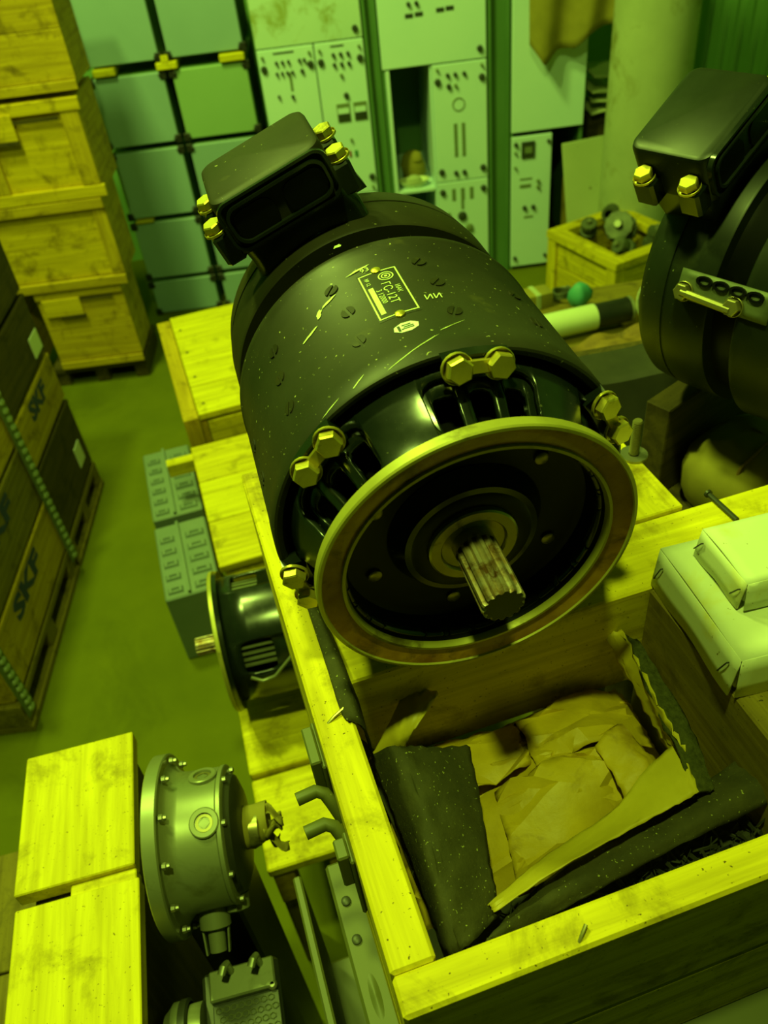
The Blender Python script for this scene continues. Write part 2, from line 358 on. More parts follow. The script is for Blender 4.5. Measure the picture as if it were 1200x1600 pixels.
    s = MB(); glathe(s, [(.008, .0172), (-.048, .0172), (-.0500, .0160)], n, gear); sh = s.build('splined_shaft', M['rust'], root, smooth=20)
    s = MB(); glathe(s, [(-.0498, .0160), (-.0498, .0001)], n, gear); s.build('shaft_end', M['darkmetal'], sh)
    # bolt pairs joined by a tab washer
    for k, (a0, a1) in enumerate([(.4, 13), (57.5, 70.5), (-42, -54), (-99, -111), (120, 133), (178, 191)]):
        lug = MB(); am = (a0 + a1) / 2; h = abs(a1 - a0) / 2 + 3.5
        ang = [am - h + 2 * h * i / 6 for i in range(7)]
        lug.rings([[gp(.0535, .128, a), gp(.0535, .1475, a), gp(.072, .1475, a), gp(.072, .128, a)] for a in ang]); lug.build('lug', M['black'], root)
        p0, p1 = gp(.0512, .1400, a0), gp(.0512, .1400, a1); axis = Vector((0, -1, 0)) + (gp(0, 1, am) - gp(0, 0, am)) * .28
        hexbolt(root, p0, axis, (1, 0, .3 + k)); hexbolt(root, p1, axis, (1, 0, .9 + k))
        t = MB(); F_ = frame_at((p0 + p1) / 2 + axis.normalized() * .0015, axis, p1 - p0); L = (p1 - p0).length
        t.box((0, 0, 0), (L, .0105, .0035), F_); t.build('tab_washer', M['zinc'], root, bevel=.0008)
    # slotted screws sunk in the drum
    for (s_, a) in [(.1523, -20.2), (.1125, -21), (.1114, 8.1), (.1554, 8.6), (.1839, -48.3), (.1483, -49.4), (.1088, -49.4), (.190, 7), (.1910, -22), (.112, 36), (.155, 36), (.112, -78), (.155, -78), (.112, 66), (.155, 66)]:
        F_ = frame_at(gp(s_, .1471, a), gp(0, 1, a) - gp(0, 0, a), (math.sin(s_ * 700), 1, 0)); q = MB()
        for sg in (-1, 1):
            pts = [(.0058 * math.cos(t), sg * (.0012 + .0046 * abs(math.sin(t)))) for t in [math.pi * i / 8 for i in range(9)]]
            q.prism(pts, -.001, .0009, F_)
        q.build('slot_screw', M['rear'], root, smooth=25)
    # terminal box, turned 20.5 degrees to the left of the top
    TH = -20.5; a = R(TH)
    B = Matrix.Translation((0, 0, RZ)) @ Matrix.Rotation(-R(TH), 4, 'Y').inverted()   # local z = radial
    B = Matrix(((math.cos(a), 0, math.sin(a), 0), (0, 1, 0, 0), (-math.sin(a), 0, math.cos(a), RZ), (0, 0, 0, 1)))
    def rrect(x0, x1, y0, y1, r, n=6):
        P = []
        for cx, cy, st in ((x1 - r, y1 - r, 0), (x0 + r, y1 - r, 90), (x0 + r, y0 + r, 180), (x1 - r, y0 + r, 270)):
            P += [(cx + r * math.cos(R(st + 90 * i / n)), cy + r * math.sin(R(st + 90 * i / n))) for i in range(n + 1)]
        return P
    def loft(sec): # sec: (z, x0,x1,y0,y1,r)
        m_ = MB(); m_.rings([[(x, y, z) for x, y in rrect(x0, x1, y0, y1, r)] for z, x0, x1, y0, y1, r in sec], M=B); return m_
    neck = loft([(.110, -.056, .056, .290, .352, .010), (.150, -.056, .054, .290, .368, .010), (.168, -.058, .048, .288, .374, .010)])
    tb = neck.build('terminal_box', M['black'], root)
    cov = MB()
    # cover: profile swept along the tangential direction with a flat front face carrying a raised rim
    cov.rings([[(x, y, z) for x, y in rrect(-.0605, .0455, .2850, .372, .0125)] for z in (.163, .209)] + [[(x, y, .2125) for x, y in rrect(-.0590, .0440, .2865, .3705, .0115)]] + [[(x, y, .2140) for x, y in rrect(-.0560, .0410, .2895, .3675, .009)]], M=B)
    cv = cov.build('box_cover', M['rear'], tb)
    FB = B @ Matrix(((1, 0, 0, 0), (0, 0, 1, 0), (0, 1, 0, 0), (0, 0, 0, 1)))      # (x, h, s) -> on the front face
    for i, (ins, yy, th, mt) in enumerate([(0.0, .2822, .0030, 'black'), (.0055, .2806, .0024, 'black')]):
        o_, i_ = rrect(-.0600 + ins, .0450 - ins, .166 + ins, .2125 - ins, .012), rrect(-.0600 + ins + .0025, .0450 - ins - .0025, .166 + ins + .0025, .2125 - ins - .0025, .010)
        rim = MB(); rim.rings([[(x, h, s_) for x, h in ring] for ring, s_ in ((o_, .287), (o_, yy), (i_, yy), (i_, .287))], True, False, False, M=FB)
        rim.build('cover_rim', M[mt], tb)
    for x0, x1 in ((-.050, -.012), (-.002, .036)):
        o_ = rrect(x0, x1, .172, .200, .010); fr = MB()
        fr.rings([[(x, h, s_) for x, h in o_] for s_ in (.2860, .2835)], True, True, True, M=FB); fr.build('cable_port', M['recess'], tb)
    for x, s_, h in ((-.0685, .302, .190), (-.0685, .352, .190), (.0530, .302, .190), (.0530, .352, .190)):
        lg = MB(); sx = -1 if x < 0 else 1
        lg.box((x - sx * .003, s_, h - .018), (.020, .024, .030), B); lg.build('cover_lug', M['black'], tb, bevel=.003)
        hexbolt(tb, B @ Vector((x, s_, h - .003)), B.to_3x3() @ Vector((0, 0, 1)), (1, .4, 0), .92)
    ar = MB(); ar.hexa([B @ Vector(p) for p in [(.046, .345, .13), (.066, .345, .13), (.066, .360, .13), (.046, .360, .13), (.036, .372, .185), (.052, .372, .185), (.052, .386, .185), (.036, .386, .185)]])
    ar.build('bracket', M['black'], tb)
    if plates:
        def wrap(x, y, lift):      # x runs towards the shaft end from the plate centre, y to the right
            return gp(.1555 - x, .1470 + lift, -7.0 + math.degrees(y / .147))
        pl = MB(); pl.grid(lambda u, v: wrap(-.0355 + .071 * u, -.0165 + .033 * v, .0004), 2, 8)
        plate = pl.build('nameplate', M['print_bg'], root)
        def strip(x0, x1, y0, y1, nm='plate_line', lift=.0007):
            b_ = MB(); b_.grid(lambda u, v: wrap(x0 + (x1 - x0) * u, y0 + (y1 - y0) * v, lift), 2, max(2, int(abs(y1 - y0) / .003))); return b_
        br = MB()
        for a_ in ((-.033, .033, -.0155, -.0143), (-.033, .033, .0143, .0155), (-.033, -.0318, -.0155, -.004), (-.033, -.0318, .003, .0155), (.0318, .033, -.0155, -.003), (.0318, .033, .004, .0155)):
            t_ = strip(*a_); br.add(t_.v, t_.f)
        br.build('plate_border', M['print'], plate)
        strip(-.012, .027, -.0125, -.0085).build('plate_bar', M['print'], plate)
        def letters(body, size, cx, cy, nm='plate_lettering', parent=plate, up=1, lift=.0008, mt='print'):
            V, Fs = text_mesh(body, size); t_ = MB()
            t_.add([wrap(cx + x, cy + y, lift) for x, y, _ in V], Fs); t_.build(nm, M[mt], parent, smooth=0)
        letters('ГС-12Т', .0098, .002, .0015); letters('3 12000', .0062, .004, -.0055); letters('ИАК', .0055, -.0005, .0092); letters('№ 12', .0046, -.0215, -.0105)
        em = MB()
        for r0, r1 in ((.0062, .0052), (.0038, .0028), (.0014, .0001)):
            em.rings([[wrap(-.0225 + rr * math.cos(t), .0050 + rr * math.sin(t), .0008) for t in [2 * math.pi * i / 24 for i in range(24)]] for rr in (r0, r1)], True, False, False)
        em.build('plate_emblem', M['print'], plate)
        for x in (-.0345, .0335):
            sc = MB(); sc.lathe([(0, .0040), (.0014, .0040), (.0024, .0024), (.0024, .0002)], 14, M=frame_at(wrap(x, 0, 0), gp(0, 1, -7) - gp(0, 0, -7), (1, 0, 0)))
            sc.build('plate_screw', M['zinc'], plate)
        st = MB(); P6 = [(.010 * math.cos(t) , .0062 * math.sin(t)) for t in [R(30 + 45 * i) for i in range(8)]]
        def wr2(x, y, lift, c=(.1042, -7.2)): return gp(c[0] - x, .1471 + lift, c[1] + math.degrees(y / .147))
        st.add([wr2(y, x, .0005) for x, y in P6], [tuple(range(8))]); sk = st.build('sticker', M['label'], root, smooth=0)
        ln = MB()
        for q in ((-.0065, -.0045, -.003, .0035), (-.004, .0055, .0015, .0024), (-.002, .0055, -.0006, .0004), (-.003, .0040, -.0028, -.0020)):
            ln.add([wr2(y, x, .0008) for x, y in ((q[0], q[2]), (q[1], q[2]), (q[1], q[3]), (q[0], q[3]))], [(0, 1, 2, 3)])
        ln.build('sticker_print', M['panel_black'], sk, smooth=0)
        V, Fs = text_mesh('ИИ', .0095); t_ = MB(); t_.add([wr2(-y, x, .0006, (.1344, 4.7)) for x, y, _ in V], Fs); t_.build('stamp', M['print'], root, smooth=0)
        V, Fs = text_mesh('93', .0080); t_ = MB(); t_.add([wr2(-y, x, .0006, (.1960, -10.0)) for x, y, _ in V], Fs); t_.build('stamp', M['print'], root, smooth=0)
        # chipped paint, bare metal showing
        random.seed(4)
        chips = [(.158, -33, .022, .0035, 20), (.172, -28.5, .012, .005, 60), (.180, -24, .020, .0028, 25), (.200, -12, .026, .0030, 12), (.2480, -14, .008, .006, 0), (.075, -8, .050, .0012, 24), (.070, -26, .016, .0014, 30), (.092, 4, .030, .0009, 22), (.066, -36, .02, .0012, 16), (.29, -16, .03, .0016, 8), (.30, -24, .022, .0024, 30)]
        for s_, a_, L, wd, rot in chips:
            P_ = []; nn = 14
            for i in range(nn):
                t = 2 * math.pi * i / nn; k_ = random.uniform(.55, 1.1); x, y = L / 2 * math.cos(t) * k_, wd / 2 * math.sin(t) * k_
                c_, s2 = math.cos(R(rot)), math.sin(R(rot)); P_.append((x * c_ - y * s2, x * s2 + y * c_))
            t_ = MB(); rr = .1479 if s_ < .083 else (.1472 if s_ < .25 else .1434)
            t_.add([gp(s_ + y, rr + .0004, a_ + math.degrees(x / .147)) for x, y in P_], [tuple(range(nn))]); t_.build('paint_chip', M['print'], root, smooth=0)
    return root
GC = Vector((.0683, .4419, 1.2558)); GY, GT = 0.1861, 0.0723
def place_gen(o, c, yaw, tilt, roll=0):
    o.rotation_mode = 'YXZ'; o.rotation_euler = (tilt, roll, yaw)
    m_ = o.rotation_euler.to_matrix(); o.location = Vector(c) - m_ @ Vector((0, 0, RZ))
gen = thing('aircraft_generator', 'big black splined-shaft generator lying on the open crate, nameplate on its drum', 'generator')
generator_body(gen); place_gen(gen, GC, GY, GT)
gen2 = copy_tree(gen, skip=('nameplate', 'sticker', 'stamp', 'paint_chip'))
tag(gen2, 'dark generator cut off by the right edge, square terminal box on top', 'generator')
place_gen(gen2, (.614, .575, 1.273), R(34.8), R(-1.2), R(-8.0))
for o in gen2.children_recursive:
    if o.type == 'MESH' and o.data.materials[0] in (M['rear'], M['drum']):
        o.data = o.data.copy(); o.data.materials[0] = M['g3black']
st = MB(); st.grid(lambda u, v: gp(.205 + .098 * u, .1500, -73 + 11 * v), 8, 4); strap = st.build('clamp_strap', M['scrap'], gen2, solid=.003)
for s_ in (.222, .240, .258, .276):
    q = MB(); q.lathe([(-.004, .0062), (.0022, .0062), (.0022, .0040), (-.002, .0040), (-.002, .0002)], 14, M=frame_at(gp(s_, .1505, -64.5), gp(0, 1, -64.5) - gp(0, 0, -64.5), (0, 1, 0)) @ Matrix.Diagonal((1.4, .8, 1, 1))); q.build('strap_hole', M['recess'], strap)
for s_ in (.2946, .240):
    hexbolt(gen2, gp(s_, .150, -70), gp(0, 1, -70) - gp(0, 0, -70), (0, 1, 0), .85, 'bearing')
q = MB(); q.tube([gp(.2946, .156, -70), gp(.240, .156, -71)], .004, 8); q.build('strap_rod', M['bearing'], gen2)

# ------------------------------------------------------------------ open crate under the generator
CYAW = R(12.8); CO = Vector((-.031, .191, 0)); CZ = 1.12
crate = thing('open_crate', 'long open pine crate carrying the big generator, paper-wrapped part inside', 'crate', (CO.x, CO.y, .845), CYAW)
def cl(px, py, z):      # photo point at height z, in the crate's frame (z measured from the crate's base)
    p = at(px, py, z) - CO; c, s_ = math.cos(CYAW), math.sin(CYAW)
    return Vector((p.x * c + p.y * s_, -p.x * s_ + p.y * c, z - .845))
H = CZ - .845
CW, CL = .58, .585
board('side_board', wood('crate', 'y'), crate, (0, .014, .125), (.032, CL, H), .0025)
board('side_board', wood('crate', 'y'), crate, (0, .014, 0), (.032, CL, .121), .0025)
for z0, z1 in ((.135, H), (0, .131)):
    board('end_board', wood('crate', 'x'), crate, (0, -.0135, z0), (CW, .0135, z1), .0025)
board('end_board', wood('crate', 'x'), crate, (.033, CL - .030, .02), (.432, CL, H + .006), .003)
board('side_board', wood('crate', 'y'), crate, (CW - .032, .014, 0), (CW, .285, H - .012), .0025)
for i in range(3):
    board('floor_board', wood('crate', 'x'), crate, (.033, .016 + i * .091, .004), (CW - .033, .103 + i * .091, .024))
beam = MB(); beam.span((.033, .262, .118), (CW - .033, .347, H - .016)); beam.build('cross_beam', wood('new', 'x'), crate, bevel=.002)
board('beam_plank', wood('new', 'y'), crate, (.300, .348, .20), (.432, CL - .031, H - .012))
blk = MB(); blk.span((.340, .050, .05), (.500, .261, H - .016)); blk.build('packing_block', wood('old', 'y'), crate, bevel=.002)
# stud with washer, nail, small brads
stud = MB(); p = cl(990, 712, CZ - .012); p.z = H - .012
nn = 40; stud.lathe([(0, .0052)] + [(.004 + .0011 * i, .0052 + (.0006 if i % 2 else -.0002)) for i in range(nn)] + [(.049, .0045)], 14, o=p, cap1=True)
stud.build('threaded_stud', M['bearing'], crate)
ws = MB(); ws.lathe([(0, .006), (0, .0155), (.003, .0155), (.003, .006)], 24, o=(p.x, p.y, p.z)); ws.build('stud_washer', M['steel'], crate)
q = MB(); a_, b_ = cl(1108, 772, CZ - .012), cl(1152, 812, CZ - .012)
q.cyl((a_.x, a_.y, H - .0125), (b_.x, b_.y, H - .0125), .0028, n=10); q.cyl((a_.x, a_.y, H - .0125), (a_.x + (a_ - b_).x * .06, a_.y + (a_ - b_).y * .06, H - .0125), .0045, n=12); q.build('bent_nail', M['darkmetal'], crate)
for px, py, qx, qy in ((512, 1130, 538, 1110), (905, 1472, 915, 1448)):
    q = MB(); a_, b_ = cl(px, py, CZ), cl(qx, qy, CZ); q.tube([(a_.x, a_.y, H - .001), (a_.x * .6 + b_.x * .4, a_.y * .6 + b_.y * .4, H + .002), (b_.x, b_.y, H + .0035)], .0014, 8); q.build('bent_nail', M['bearing'], crate)
# hasp with two hooks on the outer left side
for v0, v1, z0, z1 in ((.203, .252, .185, .235), (.118, .146, .185, .228)):
    hp = MB(); hp.span((-.004, v0, z0 - .05), (0, v1, z1)); hp.span((-.013, v0 + .004, z0), (-.003, v1 - .006, z1 + .004)); hp.build('hasp_plate', M['olive'], crate, bevel=.0015)
for v_ in (.196, .164):
    q = MB(); q.tube([(.001, v_ - .018, .190), (-.004, v_ - .010, .206), (-.008, v_ - .003, .213), (-.015, v_ + .0, .216), (-.032, v_ - .002, .216)], .0058, 14); q.build('hasp_hook', M['olive'], crate)
# liner: torn tar-board sheets
def sheet(name, P, m, nu=10, nv=16, thick=.0022, wob=.0015, parent=crate, seed=1):
    """P: rows of points, smoothly interpolated (crate frame)"""
    rnd = random.Random(seed); ph = [rnd.uniform(0, 6) for _ in range(8)]
    def interp(row, t):
        k = t * (len(row) - 1); i = min(int(k), len(row) - 2); f = k - i
        p0, p1, p2, p3 = row[max(i - 1, 0)], row[i], row[i + 1], row[min(i + 2, len(row) - 1)]
        return .5 * ((2 * p1) + (p2 - p0) * f + (2 * p0 - 5 * p1 + 4 * p2 - p3) * f * f + (3 * p1 - p0 - 3 * p2 + p3) * f ** 3)
    def fn(u, v):
        p = interp([interp(r_, v) for r_ in P], u)
        e = wob * (math.sin(23 * u + ph[0]) * math.sin(19 * v + ph[1]) + .6 * math.sin(61 * v + ph[2] + 9 * u) + .6 * math.sin(57 * u + ph[3] - 7 * v))
        return p + Vector((e * .5, e * .3, e))
    return MB().grid(fn, nu, nv).build(name, m, parent, smooth=60, solid=thick)
sheet('tar_liner', [[cl(578, 1180, 1.045), cl(615, 1164, 1.072), cl(660, 1168, 1.066), cl(735, 1166, 1.045)],
                    [cl(612, 1270, 1.030), cl(650, 1262, 1.068), cl(690, 1262, 1.064), cl(752, 1262, 1.040)],
                    [cl(650, 1370, 1.015), cl(672, 1366, 1.058), cl(705, 1362, 1.058), cl(768, 1352, 1.036)],
                    [cl(688, 1478, 1.000), cl(700, 1490, 1.042), cl(735, 1475, 1.044), cl(782, 1425, 1.030)]], M['tar'], 20, 20, seed=2)
sheet('tar_liner', [[cl(478, 945, 1.1228), cl(496, 950, 1.1228), cl(515, 975, 1.095)],
                    [cl(508, 1035, 1.1228), cl(536, 1042, 1.1228), cl(556, 1080, 1.080)],
                    [cl(532, 1112, 1.1228), cl(560, 1114, 1.1228), cl(578, 1160, 1.065)],
                    [cl(546, 1126, 1.1225), cl(572, 1140, 1.110), cl(585, 1185, 1.04)]], M['tar'], 18, 10, .002, .0003, seed=3)
sheet('tar_liner', [[cl(758, 1486, 1.040), cl(900, 1410, 1.036), cl(1060, 1324, 1.036), cl(1230, 1240, 1.040)],
                    [cl(765, 1462, 1.046), cl(890, 1385, 1.044), cl(1060, 1290, 1.044), cl(1230, 1192, 1.050)],
                    [cl(792, 1432, 1.036), cl(885, 1350, 1.030), cl(1060, 1248, 1.030), cl(1230, 1138, 1.040)]], M['tar'], 8, 40, seed=5)
sheet('tar_liner', [[cl(560, 1140, 1.02), cl(580, 1200, 1.0), cl(620, 1300, .98), cl(690, 1470, .97)],
                    [cl(600, 1120, .95), cl(640, 1200, .94), cl(700, 1300, .93), cl(760, 1450, .93)]], M['tar'], 8, 10, seed=6)
sheet('felt_strip', [[cl(972, 992, 1.055), cl(985, 1000, 1.056), cl(1000, 1006, 1.055)],
                     [cl(1014, 1085, 1.053), cl(1028, 1085, 1.054), cl(1048, 1090, 1.050)],
                     [cl(1052, 1165, 1.050), cl(1068, 1160, 1.050), cl(1088, 1165, 1.046)],
                     [cl(1082, 1245, 1.046), cl(1098, 1240, 1.045), cl(1114, 1235, 1.042)]], M['felt'], 16, 8, .004, .0012, seed=8)
# dark wood-wool and dirt between the liner and the front board
deb = MB(); rnd = random.Random(11)
for i in range(420):
    t = rnd.random(); c = Vector((.10 + .42 * t, 0.036 + rnd.uniform(-.018, .03), .158 + rnd.uniform(0, .012)))
    d = Vector((rnd.uniform(-1, 1), rnd.uniform(-1, 1), rnd.uniform(-.4, .7))).normalized() * rnd.uniform(.006, .02)
    e = d.orthogonal().normalized() * .0009
    deb.add([c - d - e, c - d + e, c + d * .9 + e + Vector((0, 0, .004)), c + d - e], [(0, 1, 2, 3)])
dd = deb.build('wood_wool', M['debris'], crate, smooth=0); dd['kind'] = 'stuff'
bed = MB(); bed.grid(lambda u, v: Vector((.034 + .57 * u, .0145 + .066 * v, .150 + .010 * math.sin(40 * u) * math.sin(9 * v + 3 * u))), 40, 6); bed.build('dirt_bed', M['debris'], crate)
inside = MB(); inside.grid(lambda u, v: Vector((.034 + .285 * u, .015 + .246 * v, .095)), 2, 2); inside.build('packing_layer', M['debris'], crate)

# paper-wrapped part in the crate
pk = thing('paper_parcel', 'crumpled brown waxed-paper parcel lying inside the open crate', 'parcel', crate.location, CYAW)
from mathutils.geometry import delaunay_2d_cdt
def crumple(name, fn, n, amp, m, parent, seed, thick=.0010, fine=2):
    """crumpled sheet: random creases as a triangulated relief over the base shape fn(u, v)"""
    rn = random.Random(seed); P = [Vector((i / 7, j / 7)) for i in range(8) for j in range(8) if i in (0, 7) or j in (0, 7)]
    while len(P) < n:
        q = Vector((rn.uniform(.03, .97), rn.uniform(.03, .97)))
        if min((q - p).length for p in P) > .045: P.append(q)
    hts = [rn.uniform(-1, 1) for _ in P]
    vs_, _, fs_, *_ = delaunay_2d_cdt(P, [], [], 0, 1e-5)
    me = bpy.data.meshes.new(name); me.from_pydata([fn(p.x, p.y) + Vector((0, 0, amp * hts[i % len(hts)])) for i, p in enumerate(vs_)], [], [tuple(f) for f in fs_])
    bm = bmesh.new(); bm.from_mesh(me)
    bmesh.ops.subdivide_edges(bm, edges=bm.edges, cuts=fine, use_grid_fill=True)
    for v in bm.verts: v.co += Vector((rn.uniform(-1, 1), rn.uniform(-1, 1), rn.uniform(-1, 1))) * amp * .10
    bmesh.ops.recalc_face_normals(bm, faces=bm.faces); bm.to_mesh(me); bm.free(); me.shade_smooth(); me.set_sharp_from_angle(angle=R(17)); me.materials.append(m)
    o = bpy.data.objects.new(name, me); COL.objects.link(o); o.parent = parent
    md = o.modifiers.new('solid', 'SOLIDIFY'); md.thickness = thick; md.offset = -1; return o
def parcel(u, v):
    x, y = 2 * u - 1, 2 * v - 1
    r = max(abs(x), abs(y)); dome = 1 - .55 * r ** 4 - .15 * (x * x + y * y) + .16 * math.sin(2.6 * x - 1.2 * y) - .12 * abs(x * .8 + y * .5 - .1)
    return Vector((.180 + .136 * x, .168 + .090 * y, .100 + .072 * dome))
crumple('wrapping', parcel, 92, .0120, M['paper'], pk, 8)
for i, (u0, v0, du, dv, hz) in enumerate(((.05, .55, .45, .42, .010), (.50, .50, .46, .46, .012), (.30, .05, .40, .45, .012))):
    crumple('paper_fold', lambda u, v: parcel(u0 + du * u + .05 * v, v0 + dv * v) + Vector((0, 0, hz - .012 * abs(u - .4))), 44, .0075, M['paper'], pk, 30 + i)
sheet('paper_flap', [[cl(1060, 1155, 1.045), cl(1010, 1200, 1.045), cl(955, 1268, 1.044), cl(848, 1340, 1.042), cl(762, 1412, 1.038)],
                     [cl(1092, 1236, 1.056), cl(1058, 1256, 1.056), cl(982, 1298, 1.056), cl(868, 1360, 1.056), cl(772, 1424, 1.052)]], M['paper_flap'], 8, 26, .001, .0012, pk, 9)
sheet('paper_flap', [[cl(640, 1060, 1.06), cl(685, 1085, 1.06)], [cl(610, 1125, 1.05), cl(650, 1135, 1.06)], [cl(575, 1190, 1.02), cl(632, 1172, 1.03)]], M['paper_flap'], 10, 8, .001, .002, pk, 12)
sheet('paper_flap', [[cl(940, 985, 1.05), cl(972, 985, 1.06)], [cl(980, 1060, 1.035), cl(1003, 1045, 1.06)], [cl(1020, 1130, 1.035), cl(1040, 1125, 1.06)], [cl(1050, 1180, 1.035), cl(1072, 1172, 1.055)]], M['paper_flap'], 18, 8, .001, .002, pk, 13)
sheet('paper_fold', [[cl(930, 1165, 1.035), cl(965, 1130, 1.040), cl(1000, 1170, 1.03)], [cl(965, 1225, 1.035), cl(1005, 1190, 1.042), cl(1030, 1200, 1.03)], [cl(990, 1270, 1.03), cl(1015, 1240, 1.04), cl(1030, 1215, 1.03)]], M['paper'], 14, 12, .001, .0015, pk, 15)

# pale cardboard cartons on the packing block
def carton(label, px, size, yaw, z0, lid):
    p = at(*px, z0 + size[2]); t = thing('cardboard_carton', label, 'carton', (p.x, p.y, z0), yaw)
    L, W, Hh = size            # L to the right, W towards the camera
    b = MB(); bl = .006
    b.hexa([(bl, -W + bl, 0), (L - bl, -W + bl, 0), (L - bl, -bl, 0), (bl, -bl, 0), (bl * .6, -W + bl * .6, Hh * .9), (L - bl * .6, -W + bl * .6, Hh * .9), (L - bl * .6, -bl * .6, Hh * .9), (bl * .6, -bl * .6, Hh * .9)])
    b.build('tray', M['carton'], t, bevel=.001)
    c = MB(); c.grid(lambda u, v: Vector((L * u, -W * v, Hh + .0016 * math.sin(3 * u + 2) * math.sin(4 * v) + .0012)), 10, 10); top = c.build('lid', M['carton'], t, solid=.0016)
    for (a, b_, nrm) in (((0, 0), (0, -W), (-1, 0)), ((0, -W), (L, -W), (0, -1)), ((L, -W), (L, 0), (1, 0)), ((L, 0), (0, 0), (0, 1))):
        a, b_ = Vector((*a, 0)), Vector((*b_, 0)); n_ = Vector((*nrm, 0))
        f = MB(); f.grid(lambda u, v: a + (b_ - a) * (.004 + .992 * u) + n_ * (.0035 * v + .0008) + Vector((0, 0, Hh - v * lid * (1 + .05 * math.sin(9 * u)))), 12, 3)
        f.build('lid_flap', M['carton'], t, solid=.0016)
    for s_ in (.07, .90):
        q = MB(); y = -W * s_; q.tube([(-.0028, y - .004, Hh - lid * .28), (-.0045, y - .003, Hh - lid * .30), (-.0055, y + .004, Hh - lid * .72), (-.0035, y + .005, Hh - lid * .74)], .0007, 6); q.build('staple', M['darkmetal'], t)
    return t
carton('larger pale cardboard carton with stapled lid on the packing block', (1032, 858), (.150, .136, .046), R(8.5), 1.1045, .044)
carton('smaller pale cardboard carton stacked on the larger carton', (1098, 828), (.120, .070, .030), R(9), 1.1535, .028)

# ------------------------------------------------------------------ olive steel chest under the crate
ch = thing('steel_chest', 'olive painted steel chest with pressed slots beneath the open crate', 'chest', (CO.x, CO.y, 0), CYAW)
MB().span((-.028, -.05, 0), (CW - .01, CL - .350, .826)).build('chest_body', M['olive'], ch, bevel=.004)
MB().span((-.060, -.05, 0), (-.0285, CL - .352, .62)).build('chest_skirt', M['olive'], ch, bevel=.003)
b = MB(); b.span((-.064, -.056, .6205), (-.055, CL - .345, .843)); b.build('lid_flange', M['olive'], ch, bevel=.002)
b = MB(); b.span((-.028, -.056, .826), (CW - .02, CL - .345, .8445)); b.build('lid_panel', M['olive'], ch, bevel=.003)
for v_ in (.03, .10):
    b = MB(); b.rings([[(-.013 + .006 * k * math.cos(t) + .0, v_ + .024 * k * math.sin(t), .8442 + .003 * (1 - k)) for t in [2 * math.pi * i / 18 for i in range(18)]] for k in (1, .7, .4, .05)], True, False, True)
    b.build('pressed_slot', M['olive'], ch)
for v_ in (.155, .195):
    b = MB(); b.lathe([(0, .005), (.003, .005), (.004, .003), (.004, .0002)], 12, o=(-.016, v_, .844)); b.build('rivet', M['darkmetal'], ch)

# ------------------------------------------------------------------ generator on the pallet, left of the crate
pal = thing('low_pallet', 'pine pallet under the generator with the leftward shaft', 'pallet', (-.262, .635, 0), R(11))
for i, (y0, y1, z) in enumerate(((0, .172, .405), (.176, .34, .418), (.344, .48, .412), (.484, .62, .414))):
    board('deck_board', wood('new', 'x'), pal, (0, y0, z - .024), (.46 if i else .20, y1, z), .003)
for x in (0.005, .10):
    board('bearer', wood('box', 'y'), pal, (x, .002, .28), (x + .035, .60, .380))
for x, y in ((.005, .01), (.005, .55), (.10, .01), (.10, .55)):
    board('pallet_leg', wood('old', 'z'), pal, (x, y, 0), (x + .035, y + .05, .279))
g2 = thing('aircraft_generator', 'glossy black generator on the low pallet, shaft pointing left', 'generator')
def plain_generator(t):
    b = MB(); slotted(b, [(.010, .1130), (.030, .1145), (.034, .1165), (.300, .1165), (.312, .110)], [(-14, 13, .036, .084), (62, 15, .036, .092), (138, 15, .036, .092), (214, 15, .036, .092), (288, 13, .036, .084)], 150)
    weld(b.build('casing', M['black'], t, solid=.005))
    c = MB(); glathe(c, [(.02, .088), (.29, .088)], 48); c.build('core', M['recess'], t)
    for a in (-14, 62, 138, 214, 288):
        for o in (-9, -3, 3, 9):
            q = MB(); q.hexa([gp(.036, .100, a + o - 1.1), gp(.036, .100, a + o + 1.1), gp(.102, .100, a + o + 1.1), gp(.102, .100, a + o - 1.1), gp(.036, .106, a + o - 1.1), gp(.036, .106, a + o + 1.1), gp(.102, .106, a + o + 1.1), gp(.102, .106, a + o - 1.1)]); q.build('grille_bar', M['alu'], t)
    f = MB(); glathe(f, [(.014, .110), (.013, .127), (.006, .1285), (.005, .128)], 96); weld(f.build('flange', M['black'], t))
    f = MB(); glathe(f, [(.0052, .1290), (-.001, .1290), (-.0025, .127), (-.0025, .105)], 96); f.build('flange_face', M['rim'], t)
    f = MB(); glathe(f, [(-.002, .106), (.020, .100), (.020, .04), (.010, .035), (.010, .0165)], 64); f.build('front_shield', M['recess'], t)
    def gear(j): return 1.0 if (j % 6) in (0, 1, 2) else .88
    f = MB(); glathe(f, [(.015, .0165), (-.050, .0165), (-.052, .015), (-.052, .0002)], 84, gear); f.build('splined_shaft', M['rust'], t, smooth=20)
    e = MB(); glathe(e, [(.310, .112), (.318, .10), (.320, .0005)], 48); e.build('end_disc', M['recess'], t)
    q = MB(); q.tube([gp(.042, .119, 79), gp(.060, .122, 84), gp(.082, .122, 82), gp(.115, .130, 66), gp(.150, .136, 48)], .0028, 8); q.build('lead_wire', M['alu'], t)
plain_generator(g2); place_gen(g2, (-.318, .995, .568), R(-82), R(0), R(0))

